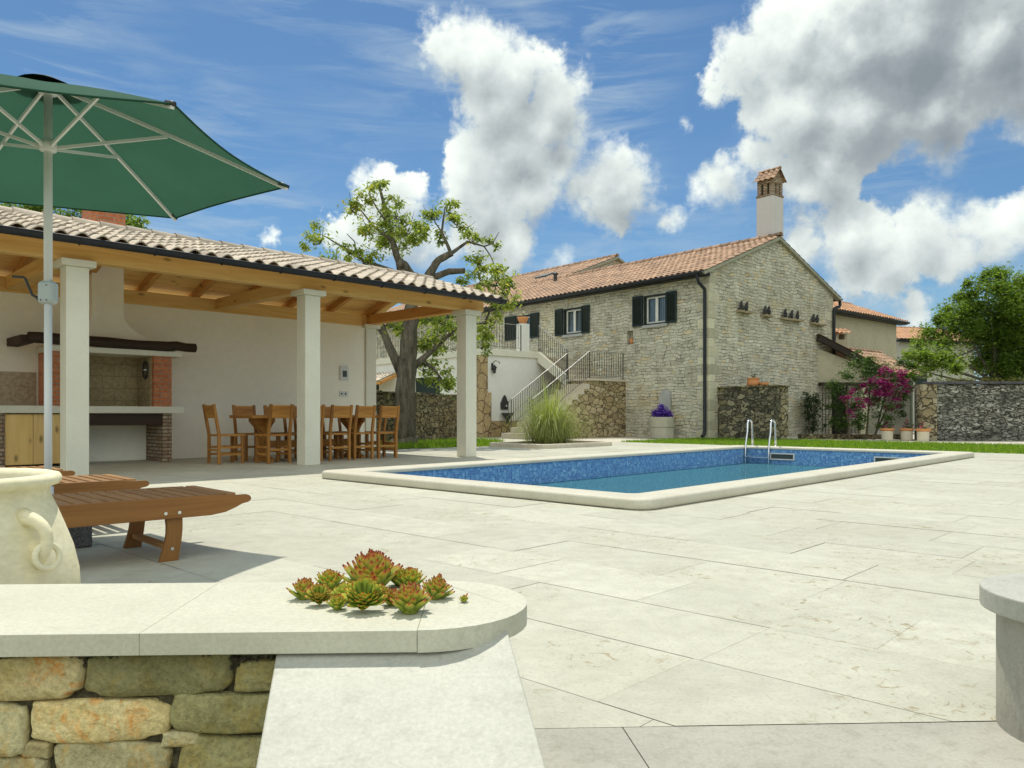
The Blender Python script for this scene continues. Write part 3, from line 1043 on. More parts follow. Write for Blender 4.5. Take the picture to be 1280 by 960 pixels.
LAWN = [(12.64, -26), (17.6, -26), (17.6, 9.2), (12.64, 9.2)]
lawn_polys = [[tuple(QF.W(*p)) for p in LAWN]]
sheet(LAWN, 0.0, 'lawn', 'lawn_ground', QF)
sheet([(15.2, -26), (60, -26), (60, 32), (12.64, 32), (12.64, 9.205), (17.604, 9.205), (17.604, -1.5), (15.2, -1.5)][2:7] + [(30, -1.5)], -0.004, 'path', 'path_stone', QF)
VERGE = [(-4.3, 15.6), (-0.5, 18.6), (-0.2, 21.2), (-0.9, 22.4), (-4.6, 17.4)]
sheet(VERGE, 0.010, 'grass_verge', 'lawn_ground', WORLD)


def blades(name, poly, n, h0, h1, seed, z=0.0, label_fr=None):
    rnd = random.Random(seed)
    m = MB()
    xs = [p[0] for p in poly]
    ys = [p[1] for p in poly]

    def inside(px, py):
        c_ = False
        j = len(poly) - 1
        for i in range(len(poly)):
            if (poly[i][1] > py) != (poly[j][1] > py) and px < (poly[j][0] - poly[i][0]) * (py - poly[i][1]) / (poly[j][1] - poly[i][1]) + poly[i][0]:
                c_ = not c_
            j = i
        return c_
    k = 0
    while k < n:
        px, py = rnd.uniform(min(xs), max(xs)), rnd.uniform(min(ys), max(ys))
        if not inside(px, py):
            continue
        k += 1
        h = rnd.uniform(h0, h1)
        a = rnd.uniform(0, PI)
        wd = rnd.uniform(0.006, 0.014)
        dx, dy = math.cos(a) * wd, math.sin(a) * wd
        lx, ly = rnd.gauss(0, h * 0.35), rnd.gauss(0, h * 0.35)
        m.add(((px - dx, py - dy, z), (px + dx, py + dy, z), (px + lx, py + ly, z + h)), ((0, 1, 2),), min(1, max(0, rnd.gauss(0.55, 0.25))))
    o = m.build(name, 'grass_blade')
    o['kind'] = 'stuff'
    return o


o = blades('grass', [tuple(QF.W(*p))[:2] for p in ((12.6, -9), (17.5, -9), (17.5, 9.0), (12.66, 9.2))], 42000, 0.03, 0.085, 4)
tag(o, 'short sunlit lawn grass between the pool and the stone house', 'grass')
o = blades('grass', VERGE, 6500, 0.04, 0.16, 6, 0.01)
tag(o, 'strip of taller grass at the foot of the garden wall and walnut tree', 'grass')

# ================================================================== POOL
pool = thing('swimming_pool', 'rectangular swimming pool with raised stone coping and blue mosaic walls', 'swimming pool', QF)


def rrect(x0, y0, x1, y1, r, n=6):
    return arc(x1 - r, y1 - r, r, 0, 90, n) + arc(x0 + r, y1 - r, r, 90, 180, n) + arc(x0 + r, y0 + r, r, 180, 270, n) + arc(x1 - r, y0 + r, r, 270, 360, n)


mb = MB()
prof = [(0.0, 0.0), (0.0, 0.0)]
outer = []
# coping profile swept round: (inset from the outer edge, height)
CP = [(0.035, -0.02), (0.030, -0.002), (0.008, 0.006), (0.0, 0.018), (0.0, 0.066), (0.005, 0.082), (0.018, 0.092), (0.035, 0.095), (0.12, 0.0955)]
nn = None
rings = []
for (ins, z) in CP:
    pr = rrect(ins, ins, POOL_L - ins, POOL_W - ins, 0.17 - ins * 0.5)
    rings.append([(p[0], p[1], z) for p in pr])
for (ox, z) in ((0.03, 0.095), (0.008, 0.086), (0.0, 0.070), (0.0, 0.045)):
    pr = rrect(IN0 - ox, JN0 - ox, IN1 + ox, JN1 + ox, 0.10)
    rings.append([(p[0], p[1], z) for p in pr])
n = len(rings[0])
vs = [p for rg in rings for p in rg]
fs = []
for i in range(len(rings) - 1):
    for k in range(n):
        fs.append((i * n + k, i * n + (k + 1) % n, (i + 1) * n + (k + 1) % n, (i + 1) * n + k))
mb.add(vs, fs, 0.5)
mb.build('coping', 'coping_stone', pool, smooth=True)
mb = MB()
DEP = -1.45
x0, x1, y0, y1 = IN0 - 0.02, IN1 + 0.02, JN0 - 0.02, JN1 + 0.02
zt = 0.05
mb.quad((x0, y0, DEP), (x1, y0, DEP), (x1, y1, DEP), (x0, y1, DEP))
mb.quad((x0, y0, zt), (x0, y0, DEP), (x0, y1, DEP), (x0, y1, zt))
mb.quad((x1, y1, zt), (x1, y1, DEP), (x1, y0, DEP), (x1, y0, zt))
mb.quad((x1, y0, zt), (x1, y0, DEP), (x0, y0, DEP), (x0, y0, zt))
mb.quad((x0, y1, zt), (x0, y1, DEP), (x1, y1, DEP), (x1, y1, zt))
mb.build('basin', 'mosaic', pool)
for (ya, yb) in ((3.20, 3.72), (1.10, 1.64)):
    mb = MB()
    xs = IN1 - 0.004
    za, zb = -0.175, -0.035
    for (p, q) in (((ya, za), (yb, za + 0.022)), ((ya, zb - 0.022), (yb, zb)), ((ya, za + 0.022), (ya + 0.022, zb - 0.022)), ((yb - 0.022, za + 0.022), (yb, zb - 0.022))):
        mb.box(xs - 0.012, p[0], p[1], xs + 0.02, q[0], q[1])
    sk = mb.build('skimmer', 'white_frame', pool)
    m2 = MB()
    m2.box(xs + 0.002, ya + 0.022, za + 0.022, xs + 0.012, yb - 0.022, zb - 0.022)
    m2.build('flap', 'dark_screen', sk)
mb = MB()
mb.quad(*[tuple(QF.W(p[0], p[1], -0.27)) for p in ((x0, y0), (x1, y0), (x1, y1), (x0, y1))])
struct(mb.build('water', 'water'))

ladder = thing('pool_ladder', 'polished steel pool ladder with two hooped handrails', 'ladder', QF, (IN1, 3.98, 0))
for yy in (0.26, -0.26):
    pts = [(-0.08, yy, -1.0), (-0.08, yy, -0.2), (-0.07, yy, 0.10), (0.02, yy, 0.42)]
    pts += [(0.13 - 0.11 * math.cos(a), yy, 0.55 + 0.10 * math.sin(a)) for a in [PI * k / 8 for k in range(1, 8)]]
    pts += [(0.245, yy, 0.45), (0.255, yy, 0.25), (0.258, yy, 0.094)]
    mb = MB()
    mb.tube(pts, 0.021, 12)
    rl = mb.build('handrail', 'steel', ladder, smooth=True)
    m2 = MB()
    m2.lathe([(0.045, 0.094), (0.045, 0.104), (0.026, 0.11), (0.0, 0.11)], 16, (0.258, yy, 0))
    m2.build('flange', 'steel', rl, smooth=True)
for z in (-0.14, -0.42, -0.70):
    mb = MB()
    mb.box(-0.12, -0.25, z - 0.012, -0.04, 0.25, z + 0.012)
    mb.build('step', 'steel', ladder, bevel=0.006)

# ================================================================== NEAR WALLS
CAPZ, CAPT = 0.34, 0.045
near = thing('planter_wall', 'low rubble stone wall with rounded pale cap and sloping stone slab', 'wall', NF)
# all coordinates in NF: x to the right, y away, origin at world (0, 1.70)
XR, YC, RC = -0.205, 0.075, 0.232
mb = MB()


def cap_poly(xl, xr, r, yc, n=18):
    return [(xl, yc - r), (xr, yc - r)] + arc(xr, yc, r, -90, 90, n)[1:] + [(xl, yc + r)]


def cap_piece(poly, z0, z1):
    m = MB()
    m.prism([(p[0], p[1], z0) for p in poly], (0, 0, z1 - z0))
    return m


cap_piece([(XR + 0.0105, YC - RC)] + arc(XR + 0.0105, YC, RC, -90, 90, 18)[1:] + [(XR + 0.012, YC + RC)], CAPZ - CAPT, CAPZ).build('cap', 'cap_stone', near, bevel=0.0015)
xe = XR + 0.010
for ln in (0.545, 0.72, 0.75, 0.6):
    cap_piece([(xe - ln, YC - RC + 0.002), (xe - 0.0004, YC - RC + 0.002), (xe - 0.0004, YC + RC - 0.002), (xe - ln, YC + RC - 0.002)], CAPZ - CAPT, CAPZ - 0.0008).build('cap', 'cap_stone', near, bevel=0.0015)
    xe -= ln
# core (mortar) of the wall and its round end
ri = RC - 0.035
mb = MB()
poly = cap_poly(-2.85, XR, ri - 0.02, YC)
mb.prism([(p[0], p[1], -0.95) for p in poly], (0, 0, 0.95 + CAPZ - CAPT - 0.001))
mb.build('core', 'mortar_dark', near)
# pebbly mortar bed right under the cap
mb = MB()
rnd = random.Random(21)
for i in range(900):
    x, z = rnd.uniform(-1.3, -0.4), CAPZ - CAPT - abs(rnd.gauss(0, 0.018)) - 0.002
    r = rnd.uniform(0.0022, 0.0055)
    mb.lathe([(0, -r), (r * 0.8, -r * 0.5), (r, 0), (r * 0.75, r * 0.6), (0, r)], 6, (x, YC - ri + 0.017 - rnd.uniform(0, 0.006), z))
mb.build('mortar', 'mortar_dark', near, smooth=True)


def stone(m, x0, z0, x1, z1, yf, rnd, lumpy=0.0045):
    """one rough-hewn block: rounded outline, bulging face"""
    cx, cz, hw, hh = (x0 + x1) / 2, (z0 + z1) / 2, (x1 - x0) / 2, (z1 - z0) / 2
    N = 40
    ph = [rnd.uniform(0, 6.28) for _ in range(6)]
    sk = rnd.uniform(-0.12, 0.12)
    ex = rnd.uniform(0.30, 0.46)
    out = []
    for k in range(N):
        a = 2 * PI * k / N
        ca, sa = math.cos(a), math.sin(a)
        ux = math.copysign(abs(ca) ** ex, ca)
        uz = math.copysign(abs(sa) ** ex, sa)
        wob = 1 + 0.035 * math.sin(3 * a + ph[0]) + 0.03 * math.sin(5 * a + ph[1]) + 0.018 * math.sin(9 * a + ph[2])
        out.append((ux * hw * wob, uz * hh * wob + sk * ux * hh))
    tone = min(1, max(0, rnd.gauss(0.5, 0.2)))
    vs, fs = [], []
    rings = [(1.0, 0.10), (1.0, 0.020), (0.988, 0.009), (0.955, 0.003), (0.89, 0.0), (0.76, -0.002), (0.62, -0.003), (0.48, -0.0035), (0.34, -0.004), (0.2, -0.004), (0.08, -0.004)]
    for ri_, (sc, dy) in enumerate(rings):
        for k, (px, pz) in enumerate(out):
            j = 0.0
            if ri_ > 1:
                qx, qz = px * sc, pz * sc
                j = lumpy * (math.sin(qx * 34 + ph[3]) * math.cos(qz * 42 + ph[4]) + 0.6 * math.sin(qx * 70 + qz * 95 + ph[5]) + 0.4 * abs(math.sin(qx * 55 - qz * 60 + ph[0])))
            vs.append((cx + px * sc, yf + dy + j + pz * 0.06, cz + pz * sc))
    for i in range(len(rings) - 1):
        for k in range(N):
            fs.append((i * N + k, i * N + (k + 1) % N, (i + 1) * N + (k + 1) % N, (i + 1) * N + k))
    vs.append((cx, yf - 0.0045, cz))
    c_ = len(vs) - 1
    for k in range(N):
        fs.append(((len(rings) - 1) * N + k, (len(rings) - 1) * N + (k + 1) % N, c_))
    m.add(vs, fs, tone)


YF = YC - ri + 0.002
SPEC = [('boulder_ochre', -1.075, 0.200, -0.872, 0.283), ('boulder_olive', -0.862, 0.206, -0.574, 0.287), ('boulder_olive', -0.565, 0.208, -0.452, 0.266),
        ('boulder_grey', -1.075, 0.087, -0.985, 0.186), ('boulder_ochre', -0.978, 0.113, -0.706, 0.193), ('boulder_olive', -0.698, 0.128, -0.45, 0.203),
        ('boulder_grey', -0.925, 0.022, -0.705, 0.108), ('boulder_olive', -0.676, 0.020, -0.45, 0.112), ('boulder_grey', -1.08, 0.022, -0.94, 0.078),
        ('boulder_ochre', -0.988, 0.080, -0.935, 0.108), ('boulder_grey', -0.712, 0.100, -0.640, 0.126)]
rnd = random.Random(8)
x = -1.10
while x > -2.6:
    wd = rnd.uniform(0.14, 0.28)
    SPEC.append((rnd.choice(('boulder_ochre', 'boulder_olive', 'boulder_grey')), x - wd, 0.205, x - 0.008, 0.285))
    wd2 = wd * 0.98
    SPEC.append((rnd.choice(('boulder_ochre', 'boulder_olive', 'boulder_grey')), x - wd2, 0.11, x - 0.012, 0.196))
    SPEC.append((rnd.choice(('boulder_ochre', 'boulder_olive', 'boulder_grey')), x - wd2, 0.02, x - 0.012, 0.10))
    x -= wd
for r_ in range(8):
    z1 = 0.010 - r_ * 0.115
    x = -0.42 - rnd.uniform(0, 0.08)
    while x > -2.6:
        wd = rnd.uniform(0.15, 0.30)
        SPEC.append((rnd.choice(('boulder_ochre', 'boulder_olive', 'boulder_grey')), x - wd, z1 - 0.104, x - 0.01, z1))
        x -= wd
for mname in ('boulder_ochre', 'boulder_olive', 'boulder_grey'):
    mb = MB()
    for (mn, a0, b0, a1, b1) in SPEC:
        if mn == mname:
            stone(mb, a0 - 0.003, b0 - 0.003, a1 + 0.003, b1 + 0.003, YF, rnd)
    mb.build('stonework', mname, near, smooth=True)
# sloping slab that caps the stair side wall, running down towards the viewer
SLG = math.tan(R(19.5))
mb = MB()
ys0, ys1 = -0.135, -1.35
dxs = 0.145                    # drifts to the right as it comes closer
zs = lambda y: 0.292 + SLG * (y - ys0)
xs_ = lambda y: (y - ys0) * -dxs
yt = -0.012                     # the slab runs on under the curved end of the cap
pts = []
for dz in (-0.045, 0):
    pts += [(-0.478 + xs_(yt), yt, zs(yt) + dz), (-0.003 + xs_(yt), yt, zs(yt) + dz), (-0.003 + xs_(ys1), ys1, zs(ys1) + dz), (-0.478 + xs_(ys1), ys1, zs(ys1) + dz)]
mb.add(pts, ((0, 1, 2, 3), (7, 6, 5, 4), (0, 4, 5, 1), (1, 5, 6, 2), (2, 6, 7, 3), (3, 7, 4, 0)))
mb.build('sloping_slab', 'slab_stone', near, bevel=0.003)
mb = MB()
pts = []
for top in (0, 1):
    for (xx, yy) in ((-0.45, ys0 + 0.001), (-0.03, ys0 + 0.001), (-0.03, ys1 + 0.03), (-0.45, ys1 + 0.03)):
        pts.append((xx + xs_(yy), yy, zs(yy) - 0.0465 if top else -0.95))
mb.add(pts, ((3, 2, 1, 0), (4, 5, 6, 7), (0, 1, 5, 4), (1, 2, 6, 5), (2, 3, 7, 6), (3, 0, 4, 7)))
mb.build('stair_side', 'pier_stone', near)
mb = MB()
mb.prism([(p[0], p[1], -0.2) for p in [(XR - 0.25, YC - ri + 0.04)] + arc(XR, YC, ri, -90, 90, 18) + [(XR - 0.25, YC + ri)]], (0, 0, 0.2 + CAPZ - CAPT - 0.002))
mb.build('round_end', 'pier_stone', near, smooth=False)

right = thing('stone_pier', 'grey rounded limestone wall end with overhanging round cap at right edge', 'pier', WORLD, (1.40, 1.85, 0))
mb = MB()
poly = [(1.6, -0.238)] + list(reversed([(1.6, 0.238)])) if False else None
pp = arc(0, 0, 0.238, 90, 270, 24) + [(1.6, -0.238), (1.6, 0.238)]
mb.prism([(p[0], p[1], CAPZ - 0.05) for p in pp], (0, 0, 0.05))
mb.build('cap', 'slab_stone', right, bevel=0.004)
mb = MB()
pp = arc(0, 0, 0.202, 90, 270, 24) + [(1.6, -0.202), (1.6, 0.202)]
mb.prism([(p[0], p[1], -0.9) for p in pp], (0, 0, 0.9 + CAPZ - 0.0505))
mb.build('shaft', 'pier_stone', right)

# houseleeks on the cap
HL = [(-0.34, 1.875, 0.135, 'houseleek_red', 'largest houseleek rosette, red tipped, in the middle of the clump', 0, 1.25),
      (-0.325, 1.695, 0.072, 'houseleek', 'green and yellow houseleek rosette with dark open centre, at the front edge', 1, 0.9),
      (-0.222, 1.675, 0.078, 'houseleek_red', 'reddish houseleek rosette nearest the wall end, at the front of the clump', 0, 1.15),
      (-0.180, 1.800, 0.060, 'houseleek_red', 'upright pointed houseleek rosette at the right end of the clump', 0, 1.75),
      (-0.252, 1.900, 0.066, 'houseleek', 'houseleek rosette behind, between the largest and the upright one', 0, 1.1),
      (-0.305, 1.795, 0.042, 'houseleek', 'small yellow houseleek rosette tucked in front of the largest one', 0, 1.2),
      (-0.385, 1.770, 0.054, 'houseleek_pale', 'pale yellow-green houseleek rosette left of the dark-centred one', 0, 1.2),
      (-0.445, 1.885, 0.064, 'houseleek', 'houseleek rosette at the back left of the clump', 0, 1.15),
      (-0.485, 1.800, 0.060, 'houseleek_red', 'leftmost red and green houseleek rosette of the clump', 0, 1.1),
      (-0.438, 1.745, 0.048, 'houseleek_red', 'small red-rimmed houseleek rosette at the front left of the clump', 1, 0.9),
      (-0.285, 1.945, 0.05, 'houseleek_pale', 'pale houseleek rosette half hidden behind the largest one', 0, 1.2),
      (-0.385, 1.70, 0.040, 'houseleek', 'smallest houseleek rosette pressed against the left of the dark-centred one', 0, 1.2),
      (-0.270, 1.74, 0.044, 'houseleek_red', 'small red houseleek rosette between the largest and the front right one', 0, 1.2),
      (-0.110, 1.765, 0.026, 'houseleek', 'tiny houseleek offset alone on a thin runner right of the clump', 0, 1.3)]


def rosette(m, dia, tall, openc, rnd):
    rad = dia / 2
    nl = int(30 + dia * 330)
    for i in range(nl):
        t = i / nl                          # 0 outer .. 1 inner
        az = i * 2.39996 + rnd.uniform(-0.12, 0.12)
        el = R(24 + 58 * t ** 0.85 + rnd.uniform(-6, 6)) if not openc else R(18 + 46 * t)
        L = rad * (1.08 - 0.34 * t) * rnd.uniform(0.88, 1.1)
        W = L * (0.47 if t < 0.6 else 0.50)
        out = Vector((math.cos(az), math.sin(az), 0))
        side = Vector((-math.sin(az), math.cos(az), 0))
        base = out * (rad * 0.16 * (1 - t) + (rad * 0.24 * t if openc else 0)) + Vector((0, 0, rad * (0.06 + 0.42 * t * tall)))
        d = out * math.cos(el) + Vector((0, 0, 1)) * math.sin(el)
        nrm = d.cross(side)
        if nrm.dot(-out + Vector((0, 0, 1))) < 0:
            nrm = -nrm
        pts, tone = [], []
        for (s_, wf, lift) in ((0, 0.45, 0), (0.35, 0.88, 0.015), (0.62, 1.0, 0.045), (0.84, 0.60, 0.08), (1.0, 0.0, 0.12)):
            c_ = base + d * (L * s_) + nrm * (L * lift)
            th = L * 0.10 * (1 - s_ * 0.7)
            jit = rnd.uniform(-0.05, 0.05)
            for (sx, sn) in ((-0.5, 0.35), (-0.26, -0.45), (0, -0.8), (0.26, -0.45), (0.5, 0.35), (0, 0.1)):
                pts.append(c_ + side * (W * wf * sx) + nrm * (th * sn * 1.6))
                tone.append(min(1, max(0, s_ ** 4.2 * 1.0 + jit * 0.6 + (0.05 if t > 0.85 and not openc else 0))))
        fs = []
        for q in range(4):
            for k in range(6):
                fs.append((q * 6 + k, q * 6 + (k + 1) % 6, (q + 1) * 6 + (k + 1) % 6, (q + 1) * 6 + k))
        m.add(pts, fs, tone)


rnd = random.Random(31)
for (x, y, dia, mt, lab, oc, tall) in HL:
    dia *= 1.12 if dia > 0.1 else 1.28 if dia > 0.03 else 1.0
    mb = MB()
    rosette(mb, dia, tall, oc, rnd)
    if dia < 0.03:
        mb.tube([(0, 0, 0.006), (-0.02, 0.004, 0.004), (-0.05, 0.012, 0.008)], 0.0018, 6, tone=0.85)
    else:
        mb.tube([(0, 0, 0.0), (0, 0, dia * 0.2)], dia * 0.18, 10, tone=0.2)
    o = mb.build('houseleek', mt, smooth=True, loc=(x, y, CAPZ), rz=rnd.uniform(0, 6))
    if oc:
        o.rotation_euler = (R(28), R(4), rnd.uniform(-0.3, 0.3))
        o.location.z += dia * 0.16
    elif tall > 1.5:
        o.rotation_euler = (R(6), R(10), 0.4)
    tag(o, lab, 'succulent', 'houseleek rosettes on the wall cap')

# ================================================================== BIG CLAY POT
pot = thing('clay_jar', 'big cream clay jar with rolled rim and ring handle behind the planter wall', 'jar', WORLD, (-1.845, 2.43, 0))
PROF = [(0.0, 0.0), (0.25, 0.0), (0.27, 0.01), (0.36, 0.06), (0.405, 0.12), (0.424, 0.18), (0.420, 0.25), (0.403, 0.33), (0.378, 0.40), (0.355, 0.46), (0.338, 0.50), (0.333, 0.525), (0.340, 0.535), (0.358, 0.540), (0.368, 0.552), (0.369, 0.563), (0.362, 0.574), (0.345, 0.578), (0.328, 0.572), (0.318, 0.555), (0.315, 0.50), (0.35, 0.42), (0.36, 0.36)]
mb = MB()
mb.lathe(PROF, 72)
mb.build('body', 'pot_clay', pot, smooth=True)
mb = MB()
mb.lathe([(0.0, 0.40), (0.345, 0.40)], 40)
mb.build('soil', 'soil', pot)
for ang in (-11, 169):
    ca, sa = math.cos(R(ang)), math.sin(R(ang))
    out = Vector((ca, sa, 0))
    pts = []
    rr = []
    for k in range(11):
        t = k / 10
        z = 0.455 - 0.135 * t + 0.026 * math.sin(PI * t) * (1 - t)
        rad = 0.350 + 0.042 * t ** 0.8 + 0.062 * math.sin(PI * min(1, t * 1.02)) ** 0.8
        pts.append(out * rad + Vector((0, 0, z)))
        rr.append(0.024 - 0.006 * math.sin(PI * t) + (0.006 if k in (0, 10) else 0))
    mb = MB()
    mb.tube(pts, rr, 14)
    hd = mb.build('handle', 'pot_clay', pot, smooth=True)
    mb = MB()
    cen = out * 0.438 + Vector((0, 0, 0.338))
    sdv = Vector((-sa, ca, 0))
    ring = []
    e1 = (sdv * 0.86 + out * 0.28).normalized()
    e2 = Vector((0, 0, 1)) * 0.97 - out * 0.2
    e2 = (e2 - e1 * e2.dot(e1)).normalized()
    K = 28
    vs, fs = [], []
    for k in range(K):
        a = 2 * PI * k / K
        dv = e1 * math.cos(a) + e2 * math.sin(a)
        nv = e1.cross(e2)
        for q in range(10):
            b = 2 * PI * q / 10
            vs.append(cen + dv * (0.037 + 0.0095 * math.cos(b)) + nv * (0.0095 * math.sin(b)))
    for k in range(K):
        for q in range(10):
            fs.append((k * 10 + q, k * 10 + (q + 1) % 10, ((k + 1) % K) * 10 + (q + 1) % 10, ((k + 1) % K) * 10 + q))
    mb.add(vs, fs)
    mb.build('ring', 'pot_clay', hd, smooth=True)

# ================================================================== PARASOL
UX, UY = -2.765, 4.593
um = thing('parasol', 'green hexagonal parasol on a pale metal pole with crank', 'parasol', WORLD, (UX, UY, 0), R(23.35))
UR, UZT, UZA = 1.38, 2.29, 2.755
tips = [Vector((UR * math.cos(R(60 * k)), UR * math.sin(R(60 * k)), UZT)) for k in range(6)]
apex = Vector((0, 0, UZA))


def canopy_pt(k, s_, f):
    """s_: 0 apex..1 rim; f: 0..1 across gore k"""
    a, b = tips[k], tips[(k + 1) % 6]
    p = a + (b - a) * f
    q = apex + (p - apex) * s_
    q.z += 0.012 * math.sin(PI * s_) * (1 - 0.8 * math.sin(PI * f))      # ribs bow up a little
    q.z -= 0.012 * math.sin(PI * f) * s_ ** 2
    rr = 1 - 0.045 * math.sin(PI * f) * s_ ** 3                            # hem cut in between the tips
    return Vector((q.x * rr, q.y * rr, q.z))


mb = MB()
NS, NFz = 14, 12
for k in range(6):
    vs = [canopy_pt(k, i / NS, j / NFz) for i in range(NS + 1) for j in range(NFz + 1)]
    fs = [(i * (NFz + 1) + j, i * (NFz + 1) + j + 1, (i + 1) * (NFz + 1) + j + 1, (i + 1) * (NFz + 1) + j) for i in range(NS) for j in range(NFz)]
    mb.add(vs, fs, 0.5)
    hem = [canopy_pt(k, 1, j / 24) for j in range(25)]
    mb.tube(hem, 0.006, 5, tone=0.5)
mb.build('canopy', 'green_canvas', um, smooth=True)
mb = MB()
vs = []
for i in range(5):
    for k in range(24):
        a = 2 * PI * k / 24
        q = 0.19 * i / 4
        wv = 0.008 * math.sin(3 * a + 0.6) * (i / 4)
        vs.append((q * math.cos(a), q * math.sin(a), UZA + 0.026 - 0.07 * (i / 4) ** 1.3 + wv))
fs = [(i * 24 + k, i * 24 + (k + 1) % 24, (i + 1) * 24 + (k + 1) % 24, (i + 1) * 24 + k) for i in range(4) for k in range(24)]
mb.add(vs, fs, 0.3)
mb.build('vent', 'vent_cloth', um, smooth=True)
mb = MB()
mb.tube([(0, 0, 0.02), (0, 0, 1.505)], 0.0215, 16)
mb.build('lower_pole', 'white_metal', um, smooth=True)
mb = MB()
mb.tube([(0, 0, 1.46), (0, 0, UZA - 0.02)], 0.0235, 16)
mb.build('upper_pole', 'white_metal', um, smooth=True)
mb = MB()
mb.box(-0.05, -0.04, 1.425, 0.05, 0.04, 1.565)
cb = mb.build('crank_box', 'crank_grey', um, bevel=0.028, seg=4)
cb.rotation_euler.z = R(-23)
mb = MB()
mb.tube([(-0.045, -0.02, 1.46), (-0.075, -0.03, 1.478), (-0.085, -0.03, 1.50), (-0.115, -0.035, 1.575), (-0.125, -0.035, 1.582), (-0.175, -0.06, 1.582)], 0.0075, 8)
ch = mb.build('crank', 'iron', cb, smooth=True)
for (bx, bz) in ((0.012, 1.535), (0.014, 1.448), (-0.020, 1.448), (-0.042, 1.448)):
    mb = MB()
    mb.tube([(bx, -0.038, bz), (bx, -0.0425, bz)], 0.004, 8)
    mb.build('screw', 'iron', cb)
HUBZ = 2.375
mb = MB()
mb.lathe([(0.026, -0.04), (0.045, -0.035), (0.05, 0.0), (0.042, 0.025), (0.03, 0.03)], 20, (0, 0, HUBZ))
mb.build('runner', 'white_metal', um, smooth=True)
mb = MB()
mb.lathe([(0.026, -0.05), (0.05, -0.045), (0.05, 0.0), (0.026, 0.02)], 20, (0, 0, UZA - 0.03))
mb.build('crown', 'white_metal', um, smooth=True)
for k in range(6):
    pts = [canopy_pt(k, s_ / 10, 0.0) - Vector((0, 0, 0.016)) for s_ in range(0, 11)]
    mb = MB()
    for i in range(10):
        mb.beam(pts[i], pts[i + 1], 0.014, 0.022)
    rb = mb.build('rib', 'white_metal', um)
    mid = canopy_pt(k, 0.47, 0.0) - Vector((0, 0, 0.03))
    st = Vector((mid.x, mid.y, 0)).normalized() * 0.045 + Vector((0, 0, HUBZ - 0.01))
    mb = MB()
    mb.beam(st, mid, 0.013, 0.018)
    mb.build('strut', 'white_metal', rb)
    mb = MB()
    e = canopy_pt(k, 1.0, 0.0)
    d = (e - pts[8]).normalized()
    mb.tube([e - d * 0.06, e + d * 0.012], [0.016, 0.012], 8)
    mb.build('tip_pocket', 'black_plastic', rb, smooth=True)
gb = thing('granite_weight', 'speckled grey granite block weighting the parasol pole', 'weight', WORLD, (-2.83, 4.46, 0), R(43.5))
mb = MB()
mb.box(-0.30, -0.25, 0.0, 0.30, 0.25, 0.128)
mb.build('block', 'granite', gb, bevel=0.012, seg=3)
mb = MB()
mb.tube([(0.139, 0.052, 0.128), (0.139, 0.052, 0.34)], 0.030, 14)
mb.build('socket', 'white_metal', gb, smooth=True)

# ================================================================== LOUNGERS
def make_lounger():
    """local: x towards the foot end (tip at x = 0), y across; length 1.95"""
    t = bpy.data.objects.new('sun_lounger', None)
    COL.objects.link(t)
    W = 0.31
    for s_ in (-1, 1):
        y = s_ * W
        prof = [(-1.95, 0.225), (-0.22, 0.225), (-0.14, 0.236), (-0.08, 0.258), (-0.045, 0.275), (-0.01, 0.282), (0.004, 0.292), (0.006, 0.305), (-0.004, 0.318), (-0.02, 0.324), (-0.06, 0.324), (-0.12, 0.326), (-0.2, 0.335), (-1.95, 0.335)]
        mb = MB()
        mb.prism([(p[0], y + 0.0125, p[1]) for p in prof], (0, -0.025, 0))
        fr_ = mb.build('side_rail', 'teak_x', t, bevel=0.003)
        for bx in (-0.46, -0.39):
            m2 = MB()
            m2.tube([(bx, y - 0.012, 0.255), (bx, y - 0.0165, 0.255)], 0.009, 10)
            m2.build('bolt', 'steel', fr_)
    # slats, foot part then the lifted backrest
    for i in range(17):
        x = -0.10 - i * 0.074
        mb = MB()
        mb.box(x - 0.026, -W + 0.0135, 0.318, x + 0.026, W - 0.0135, 0.336)
        mb.build('slat', 'teak_y', t, bevel=0.002)
    for i in range(8):
        x0, z0 = -1.36, 0.336
        q = (i + 0.5) * 0.078
        x, z = x0 - q * math.cos(R(14)), z0 + q * math.sin(R(14)) + 0.006
        mb = MB()
        mb.beam((x, -W + 0.03, z), (x, W - 0.03, z), 0.062, 0.018, up=(math.sin(R(14)), 0, math.cos(R(14))))
        mb.build('back_slat', 'teak_y', t, bevel=0.002)
    for (lx, bend) in ((-0.42, 1), (-1.70, -1)):
        lgs = []
        for s_ in (-1, 1):
            y = s_ * (W - 0.022)
            L, Rr = [], []
            for k in range(9):
                u = k / 8
                z = 0.30 * (1 - u)
                cx = lx + bend * 0.018 * math.sin(PI * u * 1.15) - 0.006 * u
                w2 = 0.048 - 0.008 * math.sin(PI * u)
                L.append((cx - w2, y + 0.014, z))
                Rr.append((cx + w2, y + 0.014, z))
            mb = MB()
            mb.prism(list(reversed(Rr)) + L, (0, -0.028, 0)) if False else mb.prism(L + list(reversed(Rr)), (0, -0.028, 0))
            lgs.append(mb.build('leg', 'teak_z', t, bevel=0.003))
            m2 = MB()
            m2.tube([(lx, y - 0.0135, 0.065), (lx, y - 0.0175, 0.065)], 0.009, 10)
            m2.build('bolt', 'steel', lgs[-1])
        mb = MB()
        mb.box(lx - 0.02, -W + 0.037, 0.055, lx + 0.02, W - 0.037, 0.082)
        mb.build('crossbar', 'teak_y', t, bevel=0.002)
    return t


